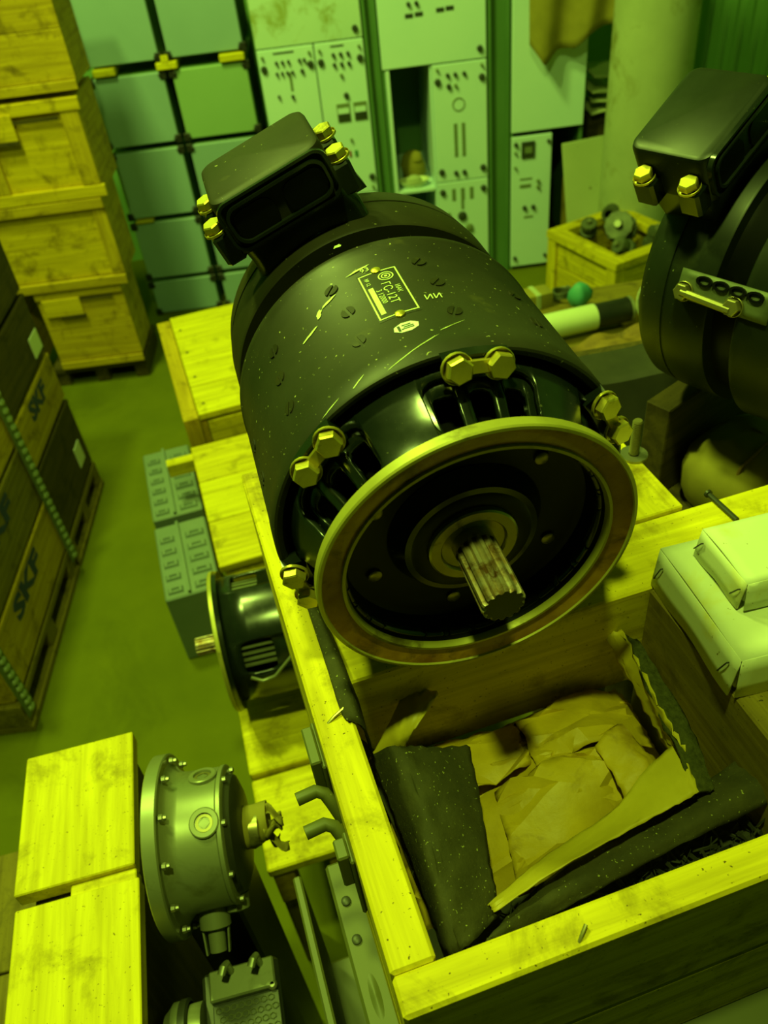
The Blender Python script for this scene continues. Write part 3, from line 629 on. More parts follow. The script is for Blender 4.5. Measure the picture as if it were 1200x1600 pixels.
# ------------------------------------------------------------------ timber-topped box and gearbox, bottom left
tb = thing('slatted_box', 'box topped with two bright pine boards at the lower left', 'box', (-.503, .633, 0), R(9.2))
for y0, y1, x0, x1 in ((-.186, 0, 0, .137), (-.40, -.203, .003, .142)):
    board('lid_board', wood('new', 'y'), tb, (x0, y0, .776), (x1, y1, .800), .0015)
board('lid_batten', wood('new', 'x'), tb, (.062, -.2025, .770), (.137, -.1865, .7925))
MB().span((.012, -.39, 0), (.128, -.01, .768)).build('box_body', wood('dark', 'z'), tb, bevel=.003)
side = thing('plywood_case', 'dull plywood case beside the bright boards at the left edge', 'case', (-.90, .30, 0), R(9))
MB().span((0, 0, 0), (.36, .40, .36)).build('case_body', wood('old', 'x'), side, bevel=.003)
board('case_lid', wood('old', 'y'), side, (-.006, -.006, .361), (.366, .200, .380)); board('case_lid', wood('old', 'y'), side, (-.006, .204, .361), (.366, .406, .380))

gb = thing('alloy_gearbox', 'cast alloy gearbox with wide bolted flange and rag-wrapped shaft', 'gearbox', (-.289, .486, 0), R(4))
gz = .806
KX = .70
def gl(prof, n=72): return MB().lathe([(t * KX, r_) for t, r_ in prof], n, (0, 0, gz), 'x')
gl([(-.018, .070), (-.018, .100), (-.016, .102), (.004, .102), (.006, .100), (.006, .080)]).build('flange', M['alu'], gb)
gl([(.005, .0920), (.010, .0860), (.020, .0790), (.030, .0775), (.088, .0760), (.090, .0745)]).build('casing', M['alu'], gb)
gl([(.089, .0700), (.0905, .0775), (.0965, .0775), (.098, .0760), (.099, .068), (.100, .066)]).build('cover_flange', M['alu'], gb)
gl([(.099, .068), (.108, .064), (.116, .050), (.118, .030), (.118, .001)]).build('end_cover', M['darkmetal'], gb)
gl([(.117, .021), (.140, .020), (.142, .018), (.142, .001)], 28).build('output_shaft', M['bearing'], gb)
for i in range(12):
    a = R(30 * i + 12); q = MB(); p = Vector((.006, .0935 * math.cos(a), gz + .0935 * math.sin(a)))
    q.lathe([(0, .0042), (.004, .0042), (.005, .003), (.008, .0026), (.008, .0003)], 8, M=frame_at(p, (1, 0, 0), (0, 1, 0))); q.build('flange_bolt', M['steel'], gb)
for i in range(8):
    a = R(45 * i + 20); q = MB(); p = Vector((.098 * KX, .0715 * math.cos(a), gz + .0715 * math.sin(a)))
    q.lathe([(0, .0036), (.004, .0036), (.005, .002), (.005, .0003)], 8, M=frame_at(p, (1, 0, 0), (0, 1, 0))); q.build('cover_screw', M['steel'], gb)
for i, (x, ang) in enumerate(((.072, 112), (.066, 68))):
    a = R(ang); n_ = Vector((0, math.cos(a), math.sin(a))); n_.y = -n_.y if i == 0 else n_.y
    n_ = Vector((0, math.cos(R(108)) if i == 0 else math.cos(R(60)), math.sin(R(108)) if i == 0 else math.sin(R(60))))
    F_ = frame_at(Vector((x * KX, n_.y * .0755, gz + n_.z * .0755)), n_, (1, 0, 0)); q = MB()
    q.lathe([(-.004, .0165), (.003, .0165), (.004, .0152), (.004, .0105), (-.001, .0100)], 28, M=F_); pg = q.build('plug_boss', M['alu'], gb)
    q = MB(); q.lathe([(-.0005, .0098), (.0015, .0095), (.0015, .0065)], 28, M=F_); q.lathe([(.0015, .0070), (-.003, .0065), (-.003, .0002)], 4, M=F_); q.build('drain_plug', M['bearing'], pg)
# rag around the shaft
rg = MB(); rnd = random.Random(5)
rr = [[(.078 + .0060 * i, (.023 + .004 * rnd.random() - .0008 * i) * math.cos(t) + .002 * i, gz + (.023 + .005 * rnd.random() - .0008 * i) * math.sin(t) - .0007 * i) for t in [2 * math.pi * k / 14 for k in range(14)]] for i in range(6)]
rg.rings(rr); rag = rg.build('rag', M['cloth'], gb, smooth=50)
for i, (y, z, L) in enumerate(((.008, .012, .022), (-.012, -.012, .024), (.0, -.024, .012), (.012, -.004, .018), (-.006, .008, .02))):
    f = MB(); f.grid(lambda u, v: Vector((.104 + L * u, y + .012 * (v - .5) + .006 * math.sin(5 * u + i), gz + z - .012 * u * u + .005 * math.sin(7 * v + 3 * u + i))), 6, 4); f.build('rag_end', M['cloth'], rag, solid=.001, smooth=60)
# connector hanging at the front lower side
n_ = Vector((.0, -.82, -.57)).normalized(); p0 = Vector((.034, 0, gz)) + n_ * .070; F_ = frame_at(p0, n_, (1, 0, 0)); q = MB()
q.lathe([(0, .0175), (.026, .0175), (.027, .0160)], 28, M=F_); q.lathe([(.026, .010), (.052, .0095), (.052, .0002)], 20, M=F_); cn = q.build('connector', M['alu'], gb)
for sx in (-.0145, .0145):
    q = MB(); q.add([F_ @ Vector(p) for p in [(sx - .001, -.004, .026), (sx + .001, -.004, .026), (sx + .001, .004, .026), (sx - .001, .004, .026), (sx * .85 - .001, -.004, .054), (sx * .85 + .001, -.004, .054), (sx * .85 + .001, .004, .054), (sx * .85 - .001, .004, .054)]], [(3, 2, 1, 0), (4, 5, 6, 7), (0, 1, 5, 4), (1, 2, 6, 5), (2, 3, 7, 6), (3, 0, 4, 7)]); q.build('connector_guard', M['alu'], cn)
p1 = Vector((.060, 0, gz)) + Vector((0, -.80, -.6)).normalized() * .066
q = MB(); q.lathe([(0, .0150), (.016, .0150), (.018, .012), (.018, .0003)], 24, M=frame_at(p1, (0, -.8, -.6), (1, 0, 0))); q.build('blanking_cap', M['alu'], gb)
# cradle the gearbox stands in
MB().span((-.012, -.055, 0), (.058, .055, gz - .0665)).build('pedestal', M['darkmetal'], gb, bevel=.004)

# lower unit with a perforated cover
lu = thing('actuator_unit', 'dark actuator with perforated grille cover below the alloy gearbox', 'actuator', (-.284, .331, 0), R(8))
MB().span((.012, -.03, .0), (.098, .052, .640)).build('support_column', M['darkmetal'], lu, bevel=.003)
MB().span((.010, -.035, .640), (.100, .055, .680)).build('unit_body', M['darkmetal'], lu, bevel=.004)
pl2 = MB().span((.020, .018, .680), (.096, .052, .690)).build('mounting_plate', M['alu'], lu, bevel=.002)
b = MB().span((.022, -.036, .6805), (.098, .016, .6840)).build('grille_cover', M['darkmetal'], lu, bevel=.001)
for i in range(8):
    for j in range(5):
        q = MB(); x = .029 + i * .0085 + (.004 if j % 2 else 0); y = -.030 + j * .0098
        q.rings([[(x + r_ * math.cos(t) * .0036, y + r_ * math.sin(t) * .0030, .6838 + h) for t in [R(60 * k + 30) for k in range(6)]] for r_, h in ((1.25, .0012), (1.0, .0018), (.8, .0002))], True, False, False)
        q.build('grille_cell', M['alu'], b, smooth=0)
for x, y in ((.026, -.033), (.096, -.033), (.092, .020)):
    q = MB(); q.lathe([(0, .0055), (.004, .0055), (.006, .003), (.006, .0002)], 10, o=(x, y, .684)); q.build('cover_screw', M['steel'], lu)
q = MB(); q.lathe([(-.032, .030), (-.030, .037), (-.026, .040), (-.020, .046), (-.012, .046), (-.010, .040), (.012, .040)], 40, (0, -.012, .670), 'x', cap0=True, cap1=True); q.build('motor_cap', M['alu'], lu)
q = MB(); q.lathe([(-.012, .047), (-.004, .047), (-.002, .043)], 40, (0, -.012, .670), 'x'); q.build('clamp_ring', M['darkmetal'], lu)
for x in (.046, .080):
    q = MB(); q.tube([(x, .046, .690), (x, .046, .712), (x - .003, .040, .718), (x - .006, .034, .716)], .0045, 10); q.build('terminal_post', M['alu'], lu)

# ------------------------------------------------------------------ supports and clutter to the right of the crate
rc = thing('support_crate', 'dark crate carrying the generator at the right edge', 'crate', (.614, .575, 0), R(34.8))
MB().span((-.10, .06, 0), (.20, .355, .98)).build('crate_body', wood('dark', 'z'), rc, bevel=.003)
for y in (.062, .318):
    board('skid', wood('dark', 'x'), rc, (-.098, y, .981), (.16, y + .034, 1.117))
def tarp(u, v):
    p = [at(845, 575, 1.0), at(1060, 520, 1.0), at(1105, 650, 1.0), at(905, 645, 1.0)]
    c = (p[0] * (1 - u) + p[1] * u) * (1 - v) + (p[3] * (1 - u) + p[2] * u) * v
    c.z = 1.0 - .5 * max(0, v - .45) ** 1.0 + .003 * math.sin(7 * u + 4 * v)
    return c
tp = thing('rubber_sheet', 'black rubber sheet draped over the box behind the generator', 'sheet')
MB().grid(tarp, 24, 24).build('sheet_surface', M['rubber'], tp, solid=.004)
bx = thing('draped_box', 'dark box under the black rubber sheet', 'box', (.30, 1.075, 0), R(5))
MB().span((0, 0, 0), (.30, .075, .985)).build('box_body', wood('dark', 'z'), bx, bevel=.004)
pk2 = thing('wrapped_bundle', 'tan cloth-wrapped bundle behind the beam at right edge', 'bundle', (.452, .768, .985), R(34.8))
b = MB(); b.rings([[(.070 * k * math.copysign(abs(math.cos(t)) ** .6, math.cos(t)), .060 * k * math.copysign(abs(math.sin(t)) ** .6, math.sin(t)), z + .003 * math.sin(3 * t + 9 * z)) for t in [2 * math.pi * i / 28 for i in range(28)]] for k, z in ((.9, 0), (1.0, .02), (1.02, .05), (.95, .070), (.7, .080), (.3, .083))]); b.build('wrapping', M['cloth'], pk2, smooth=60)
q = MB(); q.tube([(-.071, -.02, .005), (-.073, -.02, .04), (-.050, -.02, .080), (.0, -.02, .088), (.05, -.02, .080), (.073, -.02, .04), (.071, -.02, .005)], .002, 6); q.build('string', M['rustplank'], pk2)

# ------------------------------------------------------------------ boxes with studded edge strips, left
def skf_box(label, y0, y1, z0, z1, kind, lettering, strips=True, x1=-.95, x0=-1.62, flap=None):
    t = thing('parts_box', label, 'wooden box', (x1, y0, z0), 0, 'stacked boxes with studded edge strips')
    d, h = y1 - y0, z1 - z0
    MB().span((x0 - x1, .004, .002), (-.010, d - .004, h - .002)).build('box_body', wood(kind, 'y'), t, bevel=.002)
    board('front_panel', wood(kind, 'y'), t, (-.010, .006, .012), (0, d - .006, h - .016), .001)
    board('top_edge', wood(kind, 'y'), t, (-.012, .004, h - .015), (.002, d - .004, h - .001), .001)
    if lettering:
        V, Fs = text_mesh('SKF', .175 if d > .5 else .16, bold=.0075); L_ = MB()
        xs = [v[0] for v in V]; ys = [v[1] for v in V]; cx = (max(xs) + min(xs)) / 2; cy = (max(ys) + min(ys)) / 2; sc = (d * .40) / (max(xs) - min(xs)); sy = .058 / (max(ys) - min(ys))
        L_.add([(.0014, d * .50 + (x - cx) * sc, h * .74 + (y - cy) * sy) for x, y, _ in V], Fs); o = L_.build('lettering', M['blue'], t, smooth=0)
        md = o.modifiers.new('bold', 'SOLIDIFY'); md.thickness = .001
    if flap:
        q = MB(); q.span((-.002, flap[0], flap[2]), (.003, flap[1], flap[3])); q.build('paper_tag', M['label'], t)
    return t
def edge_strip(label, y, z0, z1, x=-.944):
    t = thing('edge_strip', label, 'strip', (x, y, z0), 0, 'studded edge strips')
    MB().span((0, -.022, 0), (.004, .022, z1 - z0)).build('strip', M['strap'], t)
    n = int((z1 - z0) / .026)
    for i in range(n):
        q = MB(); z = .013 + i * .026
        q.rings([[(.004 + hh, .013 * k * math.cos(a), z + .010 * k * math.sin(a)) for a in [2 * math.pi * j / 10 for j in range(10)]] for k, hh in ((1, 0), (.85, .006), (.4, .009))], True, False, True); q.build('stud', M['strap_stud'], t)
def pallet(label, y0, y1, x0=-1.62, x1=-.945):
    t = thing('stringer_pallet', label, 'pallet', (x1, y0, 0), 0, 'pallets under the parts boxes'); d = y1 - y0
    for k in (0, .45, .9):
        board('block', wood('old', 'y'), t, (-.10, d * k, .022), (-.005, d * (k + .1), .078))
        board('block', wood('old', 'y'), t, (x0 - x1 + .01, d * k, .022), (x0 - x1 + .12, d * (k + .1), .078))
    for xx in (-.105, x0 - x1 + .005): board('bottom_board', wood('old', 'y'), t, (xx, 0, 0), (xx + .105, d, .021))
    nb = 5
    for i in range(nb): 
        a = x0 - x1 + (x1 - x0) * i / nb
        board('deck_board', wood('old', 'y'), t, (a + .004, 0, .079), (a + (x1 - x0) / nb - .004, d, .1))
pallet('worn pallet under the nearer parts boxes at the left', 1.275, 1.855)
pallet('worn pallet under the farther parts boxes at the left', 1.868, 2.275)
skf_box('lower parts box of the nearer left stack, blue SKF letters', 1.285, 1.850, .102, .287, 'box', True)
skf_box('second parts box up in the nearer left stack', 1.285, 1.850, .289, .480, 'old', True)
skf_box('upper parts box of the nearer left stack', 1.285, 1.850, .482, .660, 'box', False)
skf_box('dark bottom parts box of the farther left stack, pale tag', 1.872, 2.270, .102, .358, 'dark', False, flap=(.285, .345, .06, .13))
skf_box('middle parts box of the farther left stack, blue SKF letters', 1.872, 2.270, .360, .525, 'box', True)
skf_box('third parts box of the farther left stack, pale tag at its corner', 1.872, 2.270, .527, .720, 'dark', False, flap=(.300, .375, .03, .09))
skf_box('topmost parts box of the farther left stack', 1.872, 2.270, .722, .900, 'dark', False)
edge_strip('studded strip down the seam between the two left stacks', 1.846, .06, .658)
edge_strip('studded strip on the near corner of the left stacks', 1.300, .055, .655)

# ------------------------------------------------------------------ stack of pine boxes in the far left corner
def pine_box(label, x0, x1, z0, z1, style, y=2.95, dep=.27):
    t = thing('pine_box', label, 'wooden box', (x0, y, z0), 0, 'pine boxes stacked in the far left corner'); w_, h = x1 - x0, z1 - z0
    MB().span((.012, .016, .004), (w_ - .012, dep, h - .004)).build('box_body', wood('box', 'y'), t, bevel=.002)
    if style == 'framed':
        board('front_panel', wood('pine', 'x'), t, (.012, .004, .03), (w_ - .012, .015, h - .03))
        for x in (.012, w_ - .072): board('batten', wood('box', 'z'), t, (x, -.010, .042), (x + .060, .0035, h - .042))
        board('rail', wood('pine', 'x'), t, (0, -.014, h - .040), (w_, .0035, h - .002)); board('rail', wood('pine', 'x'), t, (0, -.014, .002), (w_, .0035, .040))
        board('latch_board', wood('pine', 'x'), t, (.02, -.020, h - .11), (w_ * .42, -.0105, h - .03)); board('latch_board', wood('dark', 'x'), t, (w_ * .40, -.016, h - .062), (w_ * .80, -.0145, h - .050), .0005)
        board('latch_board', wood('dark', 'x'), t, (w_ * .10, -.0215, h - .122), (w_ * .42, -.0145, h - .110), .0005)
    elif style == 'plain':
        for i in range(2): board('front_panel', wood('pine', 'x'), t, (.0, .002, .035 + i * (h - .07) / 2), (w_ - .045, .015, .034 + (i + 1) * (h - .07) / 2))
        board('batten', wood('box', 'z'), t, (w_ - .046, -.008, .036), (w_, .015, h - .036))
        board('rail', wood('box', 'x'), t, (0, -.016, h - .035), (w_, .0015, h)); board('rail', wood('box', 'x'), t, (0, -.016, 0), (w_, .0015, .034))
    else:
        for i in range(2): board('front_panel', wood('box', 'x'), t, (.0, .002, .03 + i * (h - .06) / 2), (w_, .015, .029 + (i + 1) * (h - .06) / 2))
        board('rail', wood('box', 'x'), t, (0, -.008, h - .030), (w_, .0015, h)); board('rail', wood('box', 'x'), t, (0, -.008, 0), (w_, .0015, .029))
        board('latch_board', wood('pine', 'x'), t, (.02, -.012, h - .100), (w_ * .50, .0015, h - .031)); board('latch_board', wood('dark', 'x'), t, (w_ * .5, -.010, h - .046), (w_ * .88, -.0085, h - .034), .0005)
        board('latch_board', wood('dark', 'x'), t, (w_ * .22, -.0145, h - .108), (w_ * .52, -.0085, h - .098), .0005)
    return t
cp = thing('corner_pallet', 'dark low pallet under the corner stack of pine boxes', 'pallet', (-1.25, 2.95, 0))
for x in (0, .16, .32): board('runner', wood('dark', 'y'), cp, (x, .02, 0), (x + .05, .30, .06))
for i in range(3): board('deck_board', wood('dark', 'x'), cp, (0, .01 + i * .1, .061), (.375, .10 + i * .1, .085))
pine_box('bottom pine box of the corner stack with pale latch board', -1.200, -.873, .087, .415, 'latched')
pine_box('wide plain pine box, second up in the corner stack', -1.285, -.838, .417, .735, 'plain')
pine_box('framed pine box with end battens, third up in corner stack', -1.205, -.812, .737, 1.058, 'framed')
pine_box('pine box at left edge beside the framed box', -1.640, -1.215, .737, 1.058, 'framed')
pine_box('pine box at left edge beside the wide plain box', -1.740, -1.295, .417, .735, 'plain')
pine_box('topmost pine box in the upper left corner', -1.220, -.800, 1.075, 1.420, 'latched')
pine_box('lowest pine box hidden at left behind the parts boxes', -1.66, -1.27, .087, .415, 'plain')

# ------------------------------------------------------------------ grey equipment cases behind
cx = [-.915, -.605, -.292]; cz = [(.0, .160), (.168, .425), (.437, .712), (.724, .985), (1.015, 1.290)]
def eq_case(label, x0, x1, z0, z1, m):
    t = thing('equipment_case', label, 'metal case', (x0, 3.5, z0), 0, 'grey equipment cases')
    MB().span((.010, .012, .004), (x1 - x0 - .010, .42, z1 - z0 - .004)).build('shell', M['rack_post'], t, bevel=.003)
    MB().span((.012, .0, .006), (x1 - x0 - .012, .0115, z1 - z0 - .006)).build('front_cover', M[m], t, bevel=.003)
    for sx in (0, 1):
        for sz in (0, 1):
            a = .0 if not sx else x1 - x0 - .026; c = 0 if not sz else z1 - z0 - .030
            q = MB(); q.span((a, -.006, c), (a + .026, .012, c + .030)); q.span((a + (.018 if not sx else -.004), -.010, c + .009), (a + (.030 if not sx else .008), -.004, c + .021)); q.build('corner_bracket', M['blackplastic'], t, bevel=.002)
    return t
names = ['bottom', 'second', 'third', 'fourth', 'topmost']
for r_ in range(5):
    eq_case('%s grey equipment case up in the column beside the pine boxes' % names[r_], cx[0], cx[1] - .006, *cz[r_], 'case')
    eq_case('%s grey equipment case up in the column beside the panel racks' % names[r_], cx[1] + .004, cx[2], *cz[r_], 'case_green' if r_ == 3 else 'case')
for x, z, L, lab in ((-.880, 1.0, .085, 'yellow wood spacer at left of the equipment cases'), (-.640, .9985, .080, 'yellow wood spacer between the two case columns'), (-.400, .999, .095, 'yellow wood spacer beside the panel rack'), (-.885, .431, .075, 'low wood spacer between grey equipment cases')):
    t = thing('wood_spacer', lab, 'spacer', (x, 3.484, z - (.012 if z > .9 else .005)), 0, 'wood spacers between the cases')
    board('block', wood('new', 'x'), t, (0, 0, 0), (L, .2, .026 if z > .9 else .010), .003)
    if x == -.640: board('block_tab', wood('new', 'x'), t, (L * .3, 0, .0265), (L * .65, .0045, .050), .001)

# ------------------------------------------------------------------ instrument racks
def panel(t, x0, x1, z0, z1, m='rack', name='panel'):
    return MB().span((x0, -.012, z0), (x1, .004, z1)).build(name, M[m], t, bevel=.0025)
def knob(t, x, z, r=.008, m='panel_black', name='knob', d=.012):
    q = MB(); q.lathe([(0, r), (d * .8, r * .9), (d, r * .7), (d, .0003)], 12, M=frame_at(Vector((x, -.012, z)), (0, -1, 0), (1, 0, 0))); q.build(name, M[m], t)
def mark(t, x0, x1, z0, z1, m='panel_black', name='panel_print', d=.0015):
    MB().span((x0, -.0125 - d, z0), (x1, -.011, z1)).build(name, M[m], t)
def rack(label, x0, x1, top):
    t = thing('instrument_rack', label, 'rack', (x0, 3.5, 0)); w_ = x1 - x0
    for x in (0, w_ - .014): board('side_panel', M['rack_post'], t, (x, .005, 0), (x + .014, .50, top))
    board('back_panel', M['rack_post'], t, (.015, .486, .06), (w_ - .015, .50, top - .015)); board('top_panel', M['rack_post'], t, (.015, .005, top - .014), (w_ - .015, .485, top)); board('plinth', M['blackplastic'], t, (.015, .02, 0), (w_ - .015, .485, .058))
    return t, w_
t, w_ = rack('pale rack with two narrow knob panels beside the grey cases', -.262, .150, 1.62)
panel(t, .004, w_ - .004, 1.013, 1.60, 'rack_dirty', 'blank_panel'); knob(t, w_ - .030, 1.045, .012)
for a, b in ((.004, .218), (.222, w_ - .004)):
    panel(t, a, b, .437, 1.009, 'rack', 'module'); panel(t, a, b, .062, .433, 'rack', 'module')
    for x in (a + .018, b - .018):
        for z in (.985, .46): knob(t, x, z, .006, 'panel_grey', 'thumb_screw')
        for z in (.945, .50): knob(t, x, z, .013)
    mark(t, a + .06, b - .075, .992, .997)
for i, x in enumerate((.072, .095, .118, .160, .178)):
    knob(t, x, .962, .0065)
for x in (.068, .088, .108, .128): knob(t, x, .925, .006)
knob(t, .165, .925, .008); mark(t, .112, .122, .86, .925, 'panel_grey'); knob(t, .062, .845, .006); knob(t, .115, .84, .007)
for i in range(3):
    for j in range(2): knob(t, .290 + i * .028, .965 - j * .034, .0075)
knob(t, .312, .893, .007, 'panel_grey'); knob(t, .322, .820, .011)
for x in (.278, .345):
    mark(t, x, x + .052, .726, .792, 'panel_grey', 'meter_frame', .004); mark(t, x + .004, x + .048, .756, .776, 'rack', 'meter_scale', .0055); mark(t, x + .003, x + .049, .729, .754, 'panel_black', 'meter_window', .006)
knob(t, .322, .655, .006, 'panel_grey'); mark(t, .306, .315, .590, .612, 'red', 'lamp_lens', .004); mark(t, .330, .342, .590, .612, 'green', 'lamp_lens', .004)
for z in (.40, .36): 
    for x in (.05, .09, .13, .27, .31, .35): knob(t, x, z, .007)

t, w_ = rack('pale rack with an open bay and two slide panels', .205, .618, 1.62)
panel(t, .004, w_ - .004, .890, 1.60, 'rack', 'blank_panel'); knob(t, w_ - .030, .925, .012)
for x0, x1, z in ((.105, .135, 1.055), (.142, .172, 1.057), (.222, .252, 1.062), (.258, .288, 1.064)): mark(t, x0, x1, z, z + .014)
for x in (.12, .15): knob(t, x, 1.10, .008)
panel(t, .195, w_ - .004, .437, .885, 'rack', 'module'); panel(t, .195, w_ - .004, .062, .433, 'rack', 'module'); board('bay_divider', M['rack'], t, (.186, .0, .062), (.194, .48, .885)); board('bay_shelf', M['rack'], t, (.0145, -.005, .405), (.185, .48, .418)); board('bay_post', M['rack'], t, (.0145, -.008, .062), (.030, .02, .885)); board('bay_shelf', M['rack'], t, (.0305, -.005, .062), (.185, .48, .072))
for x in (.215, w_ - .024):
    knob(t, x, .868, .006, 'panel_grey', 'thumb_screw'); knob(t, x, .825, .013); knob(t, x, .480, .013); knob(t, x, .395, .013)
for x in (.255, .285, .320): knob(t, x, .845, .008); 
knob(t, .258, .805, .010); knob(t, .285, .806, .007, 'panel_grey')
q = MB(); q.lathe([(0, .026), (.002, .026), (.002, .021)], 20, M=frame_at(Vector((.295, -.012, .735)), (0, -1, 0), (1, 0, 0))); q.build('dial_ring', M['panel_grey'], t)
for x in (.272, .304): mark(t, x, x + .014, .535, .665, 'panel_grey', 'slide_slot')
for x in (.275, .310): knob(t, x, .470, .010)
for x in (.262, .300, .338): mark(t, x - .008, x + .008, .355, .405, 'panel_grey')
mark(t, .292, .304, .315, .355, 'panel_grey'); knob(t, .295, .285, .020); knob(t, .325, .23, .018, 'panel_grey'); knob(t, .238, .30, .007, 'panel_grey')
ITX = .205
for nm, lab, m_, loc, r_ in (('cloth_lump', 'tan rag lying on the shelf of the open rack bay', 'cloth', (.312, 3.62, .463), (.050, .05, .048)), ('plastic_dish', 'pale oval dish on the shelf of the open rack bay', 'white', (.305, 3.54, .4185), (.066, .04, .03))):
    o = thing(nm, lab, nm.split('_')[1], (loc[0], loc[1], .4185)); rnd = random.Random(3)
    if nm == 'cloth_lump':
        b = MB(); b.rings([[(r_[0] * k * math.cos(a) * (1 + .15 * math.sin(3 * a + z * 50)), r_[1] * k * math.sin(a), z) for a in [2 * math.pi * i / 20 for i in range(20)]] for k, z in ((.8, 0), (1, .03), (1.0, .07), (.75, .105), (.3, .12))]); b.build('rag_fold', M[m_], o, smooth=60)
        b = MB(); b.rings([[(.012 + .03 * k * math.cos(a), -.02 + .03 * k * math.sin(a), z) for a in [2 * math.pi * i / 16 for i in range(16)]] for k, z in ((1, .09), (.8, .115), (.2, .125))]); b.build('rag_fold', M[m_], o, smooth=60)
    else:
        b = MB(); b.lathe([(0, .6), (.010, .8), (.026, 1.0), (.029, 1.0), (.027, .93), (.012, .74), (.006, .1)], 28, cap0=True, M=Matrix.Diagonal((r_[0], r_[1], 1, 1))); b.build('bowl', M[m_], o)
        b = MB(); b.lathe([(.012, .55), (.035, .48), (.046, .2), (.047, .01)], 18, M=Matrix.Diagonal((r_[0], r_[1], 1, 1))); b.build('contents', M['sheet'], o)

t, w_ = rack('pale rack nearest the pillar, cloth hanging over its top panel', .710, 1.012, 1.62)
panel(t, .004, w_ - .004, .598, 1.60, 'rack', 'blank_panel'); panel(t, .004, .172, .020, .580, 'rack', 'module')
for z in (.552, .06): knob(t, .022, z, .009); knob(t, .158, z, .008)
mark(t, .045, .100, .495, .560, 'panel_black', 'meter_frame', .006); mark(t, .058, .088, .515, .540, 'panel_grey', 'meter_scale', .008)
mark(t, .040, .092, .405, .412, 'panel_grey'); mark(t, .040, .088, .372, .386, 'panel_grey'); knob(t, .118, .395, .008, 'panel_grey'); knob(t, .118, .370, .008, 'panel_grey')
for x in (.062, .100): knob(t, x, .285, .010)
mark(t, .06, .10, .24, .248, 'panel_grey')
for z in (.52, .46): knob(t, .020, z, .006, 'panel_grey')
for lab, x0, x1 in (('green post between the knob-panel rack and the open-bay rack', .152, .203), ('green post between the open-bay rack and the cloth-hung rack', .622, .706)):
    t = thing('rack_post', lab, 'post', (x0, 3.5, 0), 0, 'green rack posts'); w_ = x1 - x0
    board('upright', M['rack_post'], t, (0, .02, 0), (w_, .07, 1.9)); board('edge_fold', M['rack_post'], t, (0, -.004, 0), (.012, .0195, 1.9)); board('edge_fold', M['rack_post'], t, (w_ - .012, -.004, 0), (w_, .0195, 1.9))
# hanging cloth
hc = thing('hanging_cloth', 'tan cloth hanging over the rack beside the pillar', 'cloth', (.72, 3.46, .80))
def hcl(u, v):
    x = .045 + .34 * u; low = [.93, .855, .90, .90, .945, .96, .965]; k = u * 6; i = min(int(k), 5); lo = low[i] + (low[i + 1] - low[i]) * (k - i)
    z = 1.62 + (lo - 1.62) * v; return Vector((x, -.012 - .03 * v + .016 * math.sin(13 * u + 3 * v) * (.3 + v) , z - .80))
MB().grid(hcl, 40, 24).build('cloth_panel', M['cloth'], hc, solid=.003, smooth=60)
sb = thing('leaning_board', 'pale board leaning on the racks left of the pillar', 'board', (.925, 3.40, .0), R(-4))
q = MB(); q.hexa([(.03, -.06, .0), (.20, -.06, .0), (.20, -.05, .0), (.03, -.05, .0), (-.015, .045, .545), (.185, .045, .565), (.185, .055, .565), (-.015, .055, .545)]); q.build('panel', M['sheet'], sb, bevel=.002)
q = MB(); q.span((.0, .05, .0), (.19, .07, .40)); q.build('backing_strip', wood('old', 'z'), sb)
# column
pc = tag(MB().lathe([(0, .155), (.6, .152), (1.5, .150), (3.9, .150)], 56, (1.205, 3.32, 0)).build('column', M['pillar']), kind='structure'); pc.name = 'trim_1'
slab('wall_sheet', (1.42, 4.09, 0), (2.1, 4.15, 3.9), M['wall']).name = 'trim_2'
for i in range(9):
    MB().span((1.44 + i * .075, 4.078, 0), (1.44 + i * .075 + .03, 4.091, 3.9)).build('rib', M['wall'], bpy.data.objects['trim_2'])
pp = thing('paper_pile', 'pale papers stuffed between the rack and the pillar', 'papers', (1.10, 3.60, .0))
for i, (z, dx, a) in enumerate(((.62, 0, 5), (.66, .01, -8), (.70, -.01, 10), (.76, .005, 3))):
    q = MB(); q.grid(lambda u, v: Vector((-.05 + dx + .12 * u, -.06 + .2 * v, z + .006 * math.sin(3 * u + i) + .010 * v)), 6, 6); q.build('sheet', M['sheet'], pp, solid=.006).rotation_euler = (0, 0, R(a))
MB().span((-.045, -.02, 0), (.06, .2, .60)).build('stack', wood('dark', 'x'), pp)

# ------------------------------------------------------------------ scrap crate and parts on the floor, right
sc = thing('scrap_crate', 'yellow open wooden crate of scrap metal before the pillar', 'crate', (.945, 2.74, 0), R(24))
Wc, Dc, Hc = .36, .40, .31
for a, b in (((0, 0), (.05, .05)), ((Wc - .05, 0), (Wc, .05)), ((0, Dc - .05), (.05, Dc)), ((Wc - .05, Dc - .05), (Wc, Dc))): board('corner_post', wood('crate', 'z'), sc, (a[0], a[1], 0), (b[0], b[1], Hc - .001))
for z0, z1 in ((.03, .115), (.12, .205), (.21, .305)):
    board('side_slat', wood('crate', 'y'), sc, (.012, .051, z0), (.028, Dc - .051, z1)); board('side_slat', wood('crate', 'y'), sc, (Wc - .028, .051, z0), (Wc - .012, Dc - .051, z1))
    board('end_slat', wood('crate', 'x'), sc, (.051, .012, z0), (Wc - .051, .028, z1)); board('end_slat', wood('crate', 'x'), sc, (.051, Dc - .028, z0), (Wc - .051, Dc - .012, z1))
